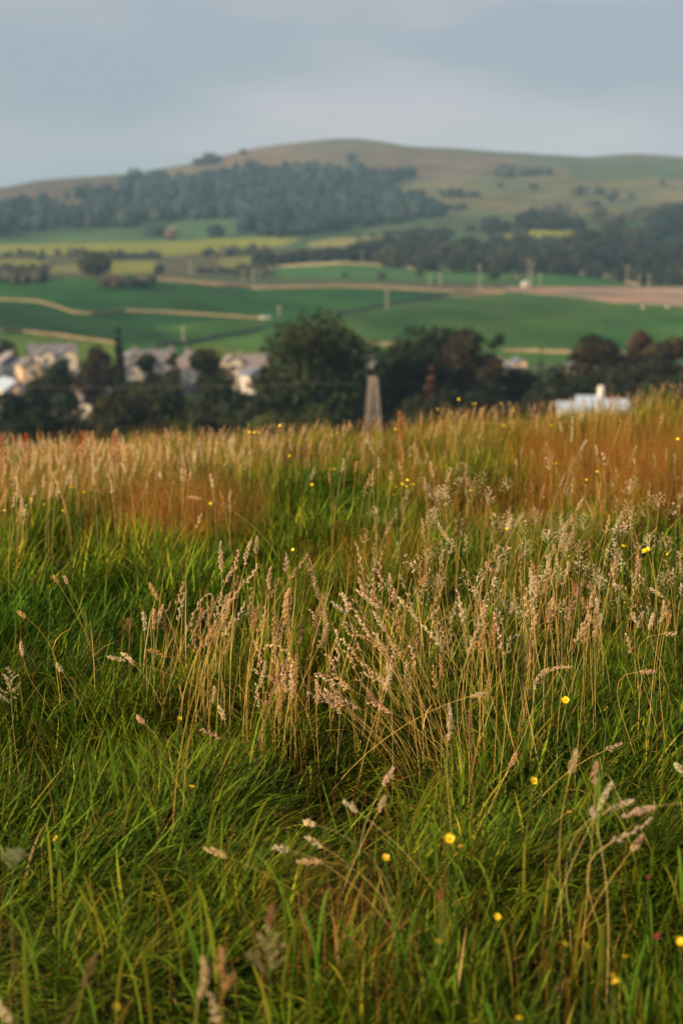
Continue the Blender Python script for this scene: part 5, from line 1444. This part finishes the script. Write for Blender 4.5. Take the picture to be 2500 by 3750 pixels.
# further seed heads, past counting, as one mass per kind
def head_mass(name, label, n, region, hz, tones, kinds, lean, ln, seed, thick=1.0):
    rs = np.random.default_rng(seed); VV = []; TT = []; CC = []; nn = 0
    cnt = 0
    while cnt < n:
        px, py = region(rs)
        h_ = hit(px, py, hz * rs.uniform(0.8, 1.12))
        if h_ is None or h_[3] > 15 or h_[3] < 2.2: 
            cnt += 1; continue
        cnt += 1
        x, y, z, r = h_
        tip = at(px, py, r); zg = float(H(x, y)); hh = tip[2] - zg
        a = rs.normal(lean, 0.22); b = rs.uniform(0, 6.28); l_ = rs.uniform(*ln)
        d = np.array([math.sin(a), 0.15 * math.sin(b), math.cos(a)]); d /= np.linalg.norm(d)
        bt = tip - d * l_
        base = np.array([bt[0] - math.sin(a) * hh * 0.35, bt[1], zg - 0.02])
        S = bez(base, base + np.array([0, 0, hh * .4]), bt - d * 0.1, bt, 6)
        tone = tones[int(rs.integers(0, len(tones)))]
        w = 0.0007 * thick
        sv = np.stack([S - np.array([w, 0, 0]), S + np.array([w, 0, 0])], 1).reshape(-1, 3)
        st = []
        for k in range(5):
            st += [(2 * k, 2 * k + 1, 2 * k + 3), (2 * k, 2 * k + 3, 2 * k + 2)]
        VV.append(sv); TT.append(np.array(st) + nn); nn += len(sv); CC.append(np.repeat((np.array(STC[tone]) * rs.uniform(.7, 1.2))[None], len(sv), 0))
        A = bt + (tip - bt) * np.linspace(0, 1, 4)[:, None]
        V, T = head_geo(A, kinds[int(rs.integers(0, len(kinds)))], rs, False)
        if len(T) > 90: 
            T = T[:90]; V = V[:int(T.max()) + 1]
        VV.append(V); TT.append(T + nn); nn += len(V); CC.append(np.repeat((np.array(HC[tone]) * rs.uniform(.75, 1.1))[None], len(V), 0))
    o = obj(name, mesh_tris(name, np.concatenate(VV), np.concatenate(TT), np.concatenate(CC)), M_head)
    tag(o, label, 'grass', kind='stuff')

def crest_y(px): return np.interp(px, [0, 400, 1000, 1350, 1700, 2000, 2300, 2500], [1592, 1585, 1560, 1538, 1495, 1475, 1438, 1395])
def reg_crest(rs):
    px = rs.uniform(-120, 2620); return px, crest_y(px) + abs(rs.normal(0, 45)) - 12
head_mass('crest_seed_heads', 'golden seed heads crowding the crest of the meadow', 700, reg_crest, 0.42, ('gold', 'gold', 'cream', 'rust', 'cream'), ('plume', 'plume', 'lobed'), 0.12, (0.06, 0.10), 101)
def reg_left(rs):
    px = -120 + abs(rs.normal(0, 560))
    return px, crest_y(px) + 15 + abs(rs.normal(0, 85 + 30 * math.sin(px / 90)))
head_mass('left_seed_heads', 'pale golden seed heads on the left part of the crest', 420, reg_left, 0.42, ('cream', 'gold', 'pale'), ('plume', 'plume', 'lobed'), 0.10, (0.06, 0.10), 102)
def reg_right(rs):
    return rs.uniform(1300, 2620), rs.uniform(1600, 2250)
head_mass('slope_seed_heads', 'cream seed heads scattered over the right slope', 220, reg_right, 0.42, ('cream', 'gold', 'pale', 'sage'), ('lobed', 'airy', 'plume'), 0.05, (0.05, 0.09), 103, 1.1)

# rust coloured bent grass: fine stems with an open mist of tiny spikelets
def mist(name, label, n, r0, r1, seed, size=1.0):
    rs = np.random.default_rng(seed)
    x, y = scatter(n * 14, r0, r1, THM, rs)
    px, py, rust, straw, green = zones(x, y)
    keep = rs.random(len(x)) < np.clip(rust * 1.0 + 0.03 - 0.8 * green, 0, 1) * (0.4 + 0.9 * fbm(x * 2, y * 2, 61, 2))
    x = x[keep][:n]; y = y[keep][:n]; n = len(x)
    z = H(x, y)
    h = rs.uniform(0.26, 0.46, n) * np.where(np.hypot(x, y) < 5, 0.65, 1.0)
    lean = rs.normal(0, 0.10, (n, 2)); m = 38
    top = np.stack([x + lean[:, 0] * h, y + lean[:, 1] * h, z + h], 1); base = np.stack([x, y, z], 1)
    ax = top - base
    col = np.array([0.40, 0.165, 0.042]) * rs.uniform(0.65, 1.35, (n, 1)) * (1 + rs.normal(0, 0.08, (n, 3)))
    # stem
    w = np.array([0.0006 * size, 0, 0])
    mid = base + ax * 0.5 + np.stack([lean[:, 0] * -0.06, np.zeros(n), np.zeros(n)], 1)
    SV = np.stack([base - w, base + w, mid - w, mid + w, top], 1).reshape(-1, 3)
    ST = (np.arange(n)[:, None, None] * 5 + np.array([(0, 1, 3), (0, 3, 2), (2, 3, 4)])[None]).reshape(-1, 3)
    SC_ = np.repeat(col * np.array([1.0, 1.15, 0.9]), 5, 0)
    t = rs.uniform(0.55, 1.0, (n, m)); ang = rs.uniform(0, 6.28, (n, m)); rad = (1.02 - t) * 0.16 * rs.uniform(0.15, 1, (n, m)) * size ** 0.5
    P = base[:, None] + ax[:, None] * t[..., None] + np.stack([np.cos(ang) * rad, np.sin(ang) * rad, rad * 0.3], -1)
    D = rs.normal(0, 1, (n, m, 3)) + np.array([0, 0, 0.6])
    V, T = spindles(P.reshape(-1, 3), D.reshape(-1, 3), np.full(n * m, 0.0052 * size), np.full(n * m, 0.0021 * size), 2)
    C = np.repeat(np.repeat(col, m, 0) * rs.uniform(.7, 1.3, (n * m, 1)), 4, 0)
    o = obj(name, mesh_tris(name, np.concatenate([SV, V]), np.concatenate([ST, T + len(SV)]), np.concatenate([SC_, C])), M_head)
    tag(o, label, 'grass', kind='stuff'); print(name, n)
mist('bent_grass', 'rust coloured misty bent grass in drifts across the slope', 3000, 5.6, 13.0, 71, 1.3)
mist('fine_bent_grass', 'brown bent grass matted in the foreground', 900, 2.3, 5.6, 72, 0.8)

# ------------------------------------------------------------------ buttercups
def petal_mesh(k, s):
    a0 = 2 * math.pi * k / 5; V = []
    for j, (rr, ww, zz) in enumerate(((0.10, 0.10, 0.0), (0.55, 0.42, 0.10), (0.95, 0.46, 0.34), (1.08, 0.22, 0.46))):
        for sg in (-1, 1):
            x_, y_ = rr, sg * ww
            V.append(((x_ * math.cos(a0) - y_ * math.sin(a0)) * s, (x_ * math.sin(a0) + y_ * math.cos(a0)) * s, (zz + 0.06 * abs(sg)) * s))
        V.append((rr * math.cos(a0) * s, rr * math.sin(a0) * s, (zz - 0.04) * s))
    Fc = []
    for j in range(3):
        a = 3 * j; Fc += [(a, a + 2, a + 5, a + 3), (a + 2, a + 1, a + 4, a + 5)]
    return V, Fc
PET = []
for k in range(5):
    V, Fc = petal_mesh(k, 0.0115); me = bpy.data.meshes.new('petal'); me.from_pydata(V, [], Fc); me.materials.append(M_petal)
    me.polygons.foreach_set('use_smooth', [True] * len(Fc)); PET.append(me)
bb = MB()
for k in range(5):
    V, Fc = petal_mesh(k, 0.0115); bb.add(V, Fc)
FLOWER = bb.mesh('flower'); FLOWER.materials.append(M_petal)
CEN = mesh_tris('centre', IV * np.array([0.0042, 0.0042, 0.003]) + np.array([0, 0, 0.003]), IT); CEN.materials.append(M_centre)

def buttercup(px, py, hz, size, label, group=None, detail=True, tone=None):
    h_ = hit(px, py, hz)
    if h_ is None or h_[3] > 15: return
    x, y, z, r = h_
    p = at(px, py, r); zg = float(H(x, y))
    s = (size / F * r) / 0.0235 
    s = min(1.7, max(0.55, s * (1.0 if detail else 0.72)))
    rr = random.Random(int(px * 31 + py))
    bx, by = p[0] + rr.uniform(-.06, .06), p[1] + rr.uniform(-.04, .06)
    base = np.array([bx, by, float(H(bx, by)) - 0.01])
    root = thing('buttercup', label, 'flower', tuple(base), 0, group)
    tp = p - base
    S = bez(np.zeros(3), np.array([0, 0, tp[2] * 0.5]), np.array([tp[0], tp[1], tp[2] * 0.7]), tp, 8)
    V, T = tube(S, 0.0011, 0.0007); obj('stem', mesh_tris('stem', V, T), M_gstem, root)
    rot = (rr.uniform(0.3, 0.95), rr.uniform(-0.5, 0.3), rr.uniform(0, 6.28))
    if detail:
        c = obj('centre', CEN, None, root); c.location = tp; c.rotation_euler = rot; c.scale = (s,) * 3
        for k in range(5):
            o = obj('petal', PET[k], None, root); o.location = tp; o.rotation_euler = rot; o.scale = (s,) * 3
    else:
        o = obj('flower', FLOWER, None, root); o.location = tp; o.rotation_euler = rot; o.scale = (s,) * 3
BC = [(1643, 3075, 40, .30, 'largest buttercup, standing in the green below the solitary spike'), (1686, 3103, 27, .28, 'smaller buttercup just right of the largest one'), (1410, 3142, 28, .26, 'buttercup on the brown patch left of the largest one'),
      (2366, 2020, 34, .42, 'big buttercup high at the right with an open cup'), (2284, 2003, 22, .42, 'buttercup just left of the big one high at the right'), (2068, 2566, 29, .32, 'buttercup right of the arched furry head'),
      (2220, 2597, 24, .30, 'dim buttercup further right of the arched furry head'), (657, 2632, 16, .22, 'tiny round buttercup left below the clump'), (706, 2884, 28, .20, 'buttercup folded among combed grass at the lower left'),
      (207, 3072, 24, .26, 'buttercup near the left edge in dark grass'), (2069, 3460, 27, .24, 'left one of two level buttercups at the lower right'), (2146, 3464, 27, .24, 'right one of two level buttercups at the lower right'),
      (2291, 3505, 24, .22, 'buttercup bud tilted right of the two level ones'), (2238, 3578, 24, .20, 'upper one of two touching buttercups at the lower right'), (2252, 3600, 22, .20, 'lower one of two touching buttercups at the lower right'),
      (2490, 3449, 27, .26, 'buttercup cut by the right edge'), (424, 3690, 28, .24, 'buttercup at the bottom left in deep shade'), (1901, 3732, 18, .16, 'small buttercup at the bottom edge right of centre'),
      (1571, 2953, 16, .24, 'faint small buttercup above the largest one'), (2083, 2975, 14, .22, 'tiny buttercup left of the lower right trio of plumes'), (1950, 2860, 30, .20, 'greenish yellow flower sunk in the grass under the tuft'),
      (1818, 3358, 12, .14, 'tiny yellow bud low in the right foreground'), (1602, 3450, 13, .16, 'tiny yellow bud below the largest buttercup'), (1455, 2243, 20, .36, 'buttercup half hidden inside the right sub clump')]
for px, py, s_, hz_, lab in BC:
    buttercup(px, py, hz_ * (1.3 if py > 3200 else 1.1), s_, lab, 'buttercups of the foreground')
MIDB = [q(ZML, *p) for p in [(55, 407), (20, 465), (140, 412), (205, 438), (290, 467), (250, 340), (328, 358), (978, 360), (965, 432), (1433, 347), (1330, 215), (1535, 275), (1343, 645), (228, 812), (388, 382), (865, 180), (1045, 215), (680, 305)]]
MIDR = [q(ZM, *p) for p in [(243, 392), (253, 357), (275, 342), (298, 355), (300, 325), (317, 345), (332, 345), (75, 408), (518, 340), (590, 372), (693, 410), (927, 403), (985, 250), (1123, 325), (1170, 287), (757, 548), (1045, 675), (1480, 695), (1497, 665), (965, 75), (742, 75)]]
CRB = [(800 + u * .542, 1080 + v * .542) for u, v in [(895, 890), (808, 935), (400, 955), (175, 925), (207, 930), (242, 932), (268, 930), (415, 885), (290, 1000), (480, 1090), (768, 950), (1475, 775), (1490, 828), (1195, 910)]]
CRR = [(1650 + u * .542, 1150 + v * .542) for u, v in [(50, 577), (145, 607), (168, 607), (340, 607), (207, 640), (280, 655), (418, 655), (8, 665), (45, 670), (295, 687), (355, 757), (683, 757), (980, 670), (1277, 665), (1530, 845), (710, 1015), (983, 1068)]]
for p in MIDB: buttercup(p[0], p[1], .40, 17, 'blurred buttercup ' + ('by the left edge' if p[0] < 180 else 'left of the rusty drift' if p[0] < 400 else 'over the rusty drift' if p[0] < 900 else 'in the green right of the rusty drift') + (', upper one' if p[1] < 1800 else ', lower one'), 'blurred buttercups on the left slope', False)
for p in MIDR: buttercup(p[0], p[1], .44, 16, 'blurred buttercup ' + ('in the small cluster above the clump' if p[0] < 1520 and p[1] < 1830 else 'left of the airy panicles' if p[0] < 1750 else 'among the airy panicles' if p[0] < 2200 else 'near the right edge') + (' far up' if p[1] < 1750 else ' on the slope' if p[1] < 1900 else ' nearer by'), 'blurred buttercups on the right slope', False)
for p in CRB: buttercup(p[0], p[1], .58, 15, 'blurred buttercup on the crest before the dark trees left of the pylon', 'blurred buttercups on the crest near the pylon', False)
for p in CRR: buttercup(p[0], p[1], .60, 14, 'blurred buttercup on the crest right of the pylon', 'blurred buttercups on the right crest', False)

# reddish sorrel spikes on the left crest, clover heads in the grass
M_sor = mat('sorrel_red', (0.36, 0.085, 0.035), 0.8, 0.1, 0.25, 60)
M_clo = mat('clover_red', (0.26, 0.06, 0.05), 0.8, 0.1, 0.25, 90)
for i, (px, py) in enumerate([(300, 1578), (98, 1582), (4, 1590), (420, 1590), (1465, 1505)]):
    h_ = hit(px, py, 0.62)
    if not h_ or h_[3] > 15: continue
    p = at(px, py, h_[3]); base = np.array([p[0], p[1], float(H(p[0], p[1]))]); tp = p - base
    root = thing('sorrel', ['red sorrel spike on the crest below the cypress', 'red sorrel spike on the crest at the far left', 'red sorrel spike cut by the left edge', 'reddish sorrel spike right of the red one under the cypress', 'thin red sorrel spike on the crest right of the pylon'][i], 'flower', tuple(base))
    V, T = tube(np.stack([np.zeros(3), tp * 0.5, tp]), 0.0018, 0.001); obj('stem', mesh_tris('stem', V, T), M_sor, root)
    rs = np.random.default_rng(i); n = 90; t = rs.uniform(0.72, 1.0, n); a = rs.uniform(0, 6.28, n)
    P = tp * t[:, None] + np.stack([np.cos(a), np.sin(a), np.zeros(n)], 1) * ((1.08 - t) * 0.08)[:, None]
    V, T = spindles(P, rs.normal(0, 1, (n, 3)), np.full(n, .010), np.full(n, .008)); obj('flower_spike', mesh_tris('flower_spike', V, T), M_sor, root)
for i, (px, py, s_) in enumerate([(1610, 3268, .6), (1614, 3288, .6), (2373, 3212, .5), (2405, 3430, .8), (2043, 3620, .5), (640, 2105, .5), (120, 2120, .5), (335, 2318, .5), (270, 2487, .5), (1570, 2345, .7)]):
    h_ = hit(px, py, 0.22)
    p = at(px, py, h_[3]); base = np.array([p[0], p[1], float(H(p[0], p[1]))]); tp = p - base
    root = thing('clover', ['upper one of two touching red clover heads left of the largest buttercup', 'lower one of two touching red clover heads', 'red clover head between green blades at the right', 'large reddish clover head at the lower right edge', 'tiny red clover head at the bottom right', 'red clover head left of the clump top',
                            'small red clover head at the middle left edge', 'red clover head in the tall green grass at left', 'dull red clover head left of the clump', 'red speck of clover inside the right sub clump'][i], 'flower', tuple(base))
    V, T = tube(np.stack([np.zeros(3), tp * 0.5, tp]), 0.001, 0.0008); obj('stem', mesh_tris('stem', V, T), M_gstem, root)
    rs = np.random.default_rng(i + 50); n = 46; u = rs.normal(0, 1, (n, 3)); u /= np.linalg.norm(u, axis=1, keepdims=True)
    V, T = spindles(tp + u * 0.003 * s_, u, np.full(n, .0075 * s_), np.full(n, .0035 * s_)); obj('flower_head', mesh_tris('flower_head', V, T), M_clo, root)

# the broad leaves that stand out of the near grass
M_bl = leaf_mat('broad_leaf', 0.45, 0.45, 0.3)
rb_ = np.random.default_rng(9)
def big_blade(label, base_px, tip_px, w, col, group=None, hz=0.35, curve=0.05):
    h_ = hit(tip_px[0], tip_px[1], hz * 0.7)
    if h_ is None: return
    r = h_[3]; T_ = at(*tip_px, r); Bp = at(base_px[0], base_px[1], r)
    Bp[2] = min(Bp[2], T_[2]); zg = float(H(Bp[0], Bp[1]))
    B0 = np.array([Bp[0] + (Bp[0] - T_[0]) * 0.1, Bp[1], zg])
    n = 9; t = np.linspace(0, 1, n)
    C_ = bez(B0, B0 + np.array([0, 0, (T_[2] - zg) * 0.55]), Bp * 0.35 + T_ * 0.65 + np.array([0, 0, curve]), T_, n) - B0
    d = np.gradient(C_, axis=0); sd = np.cross(d, np.array([rb_.normal(0, .3), 1, 0.2])); sd /= np.linalg.norm(sd, axis=1, keepdims=True)
    nn = np.cross(sd, d); nn /= np.linalg.norm(nn, axis=1, keepdims=True)
    ww = w / 2 * np.sin(np.clip(0.25 + 0.75 * t, 0, 1) * math.pi) ** 0.7; ww = ww[:, None]
    V = np.stack([C_ - sd * ww + nn * ww * 0.25, C_ - nn * ww * 0.1, C_ + sd * ww + nn * ww * 0.25], 1).reshape(-1, 3)
    T = []
    for k in range(n - 1):
        a = 3 * k
        for j in (0, 1): T += [(a + j, a + j + 1, a + j + 4), (a + j, a + j + 4, a + j + 3)]
    cc = np.array(col) * np.array([1, 1, 1]); CC = np.repeat(cc[None], len(V), 0) * np.repeat((1 + 0.35 * t ** 2)[:, None], 3, 0)
    o = obj('grass_leaf', mesh_tris('grass_leaf', V, np.array(T), CC, True), M_bl); o.location = tuple(B0)
    tag(o, label, 'grass leaf', group)
GL = (0.095, 0.165, 0.012)
for lab, b_, t_, w_, hz_ in [
    ('broad green leaf standing upright right of the tuft', q(ZR, 1275, 240), q(ZR, 1325, -20), .009, .50), ('broad green leaf slanting beside the upright one at right', q(ZR, 1350, 260), q(ZR, 1415, 130), .009, .40),
    ('dark broad leaf leaning left in the heart of the clump', q(Z8, 1060, 560), q(Z8, 960, 420), .008, .40), ('broad leaf arching to the lower left foreground', q(ZB, 160, 560), q(ZB, -5, 445), .012, .30),
    ('twisted yellow green leaf crossing the left foreground', q(ZL, 150, 325), q(ZL, 485, 235), .008, .25), ('long pale leaf lying flat in the left foreground', q(ZB, 880, 640), q(ZB, 640, 660), .008, .15),
    ('tall blade rising left of the combed grass', q(ZB, 430, 500), q(ZB, 340, 300), .010, .28), ('bright blade standing at the lower left', q(ZB, 235, 240), q(ZB, 215, 30), .008, .30),
    ('tall blade crossing the lower middle', q(ZB, 985, 560), q(ZB, 895, 300), .010, .34), ('wide folded leaf at the lower right', q(ZB, 2770, 720), q(ZB, 2760, 480), .020, .30),
    ('upright broad blade left of the wide folded leaf', q(ZB, 2530, 800), q(ZB, 2550, 520), .011, .30), ('bright blade in the bottom right corner', q(ZB, 3130, 560), q(ZB, 3110, 110), .010, .36),
    ('long blade rising diagonally right of the large buttercup', q(ZB, 2520, 320), q(ZB, 2650, 60), .010, .34), ('blade curving left above the large buttercup', q(ZB, 2010, 130), q(ZB, 1970, -10), .009, .30),
    ('broad blade at the bottom right of centre', q(ZB, 2290, 930), q(ZB, 2210, 860), .010, .24), ('pale bent blade low in the right foreground', q(ZB, 2270, 300), q(ZB, 2160, 190), .009, .26),
    ('dark upright blade near the left edge', q(ZB, 120, 760), q(ZB, 112, 540), .010, .36), ('blade leaning right beside the bottom centre spikes', q(ZB, 1440, 760), q(ZB, 1380, 560), .011, .36),
    ('broad blade left of the folded buttercup', q(ZL, 660, 740), q(ZL, 565, 500), .010, .28), ('slender bright blade left of the clump base', q(ZL, 545, 600), q(ZL, 470, 385), .008, .32),
    ('broad blade rising beside the folded buttercup', q(ZL, 880, 790), q(ZL, 830, 570), .010, .26), ('dark broad blade in the lower left grass', q(ZL, 585, 780), q(ZL, 565, 600), .009, .26)]:
    big_blade(lab, b_, t_, w_, np.array(GL) * rb_.uniform(0.7, 1.4) * np.array([rb_.uniform(0.8, 1.6), 1, 1]), 'broad grass leaves in the foreground', hz_)
for i in range(120):
    tx = rb_.uniform(-60, 2560); ty = rb_.uniform(2350, 3560)
    if 750 < tx < 1700 and ty < 2700: continue
    l_ = rb_.uniform(90, 190); a = rb_.normal(0.0, 0.7)
    big_blade('broad ' + ('yellowish ' if i % 3 == 0 else '') + 'green blade ' + lean_word(math.sin(a), math.cos(a)) + (' just below the clump level' if ty < 2700 else ' in the upper foreground' if ty < 2980 else ' in the middle foreground' if ty < 3260 else ' low in the foreground' if ty < 3520 else ' at the bottom edge') + (
        ', far left' if tx < 420 else ', left' if tx < 840 else ', left of centre' if tx < 1250 else ', right of centre' if tx < 1670 else ', right' if tx < 2080 else ', far right'), (tx - math.sin(a) * l_, ty + math.cos(a) * l_), (tx, ty), rb_.uniform(.0045, .0075), np.array(GL) * rb_.uniform(0.6, 1.5) * np.array([1.9 if i % 3 == 0 else rb_.uniform(0.7, 1.2), 1.1 if i % 3 == 0 else 1, 1]), 'broad blades among the fine grass', rb_.uniform(0.22, 0.36), rb_.uniform(-.02, .06))

tr_ = sum(len(m.loops) - 2 * len(m.polygons) for m in bpy.data.meshes)
print('unique triangles', tr_)
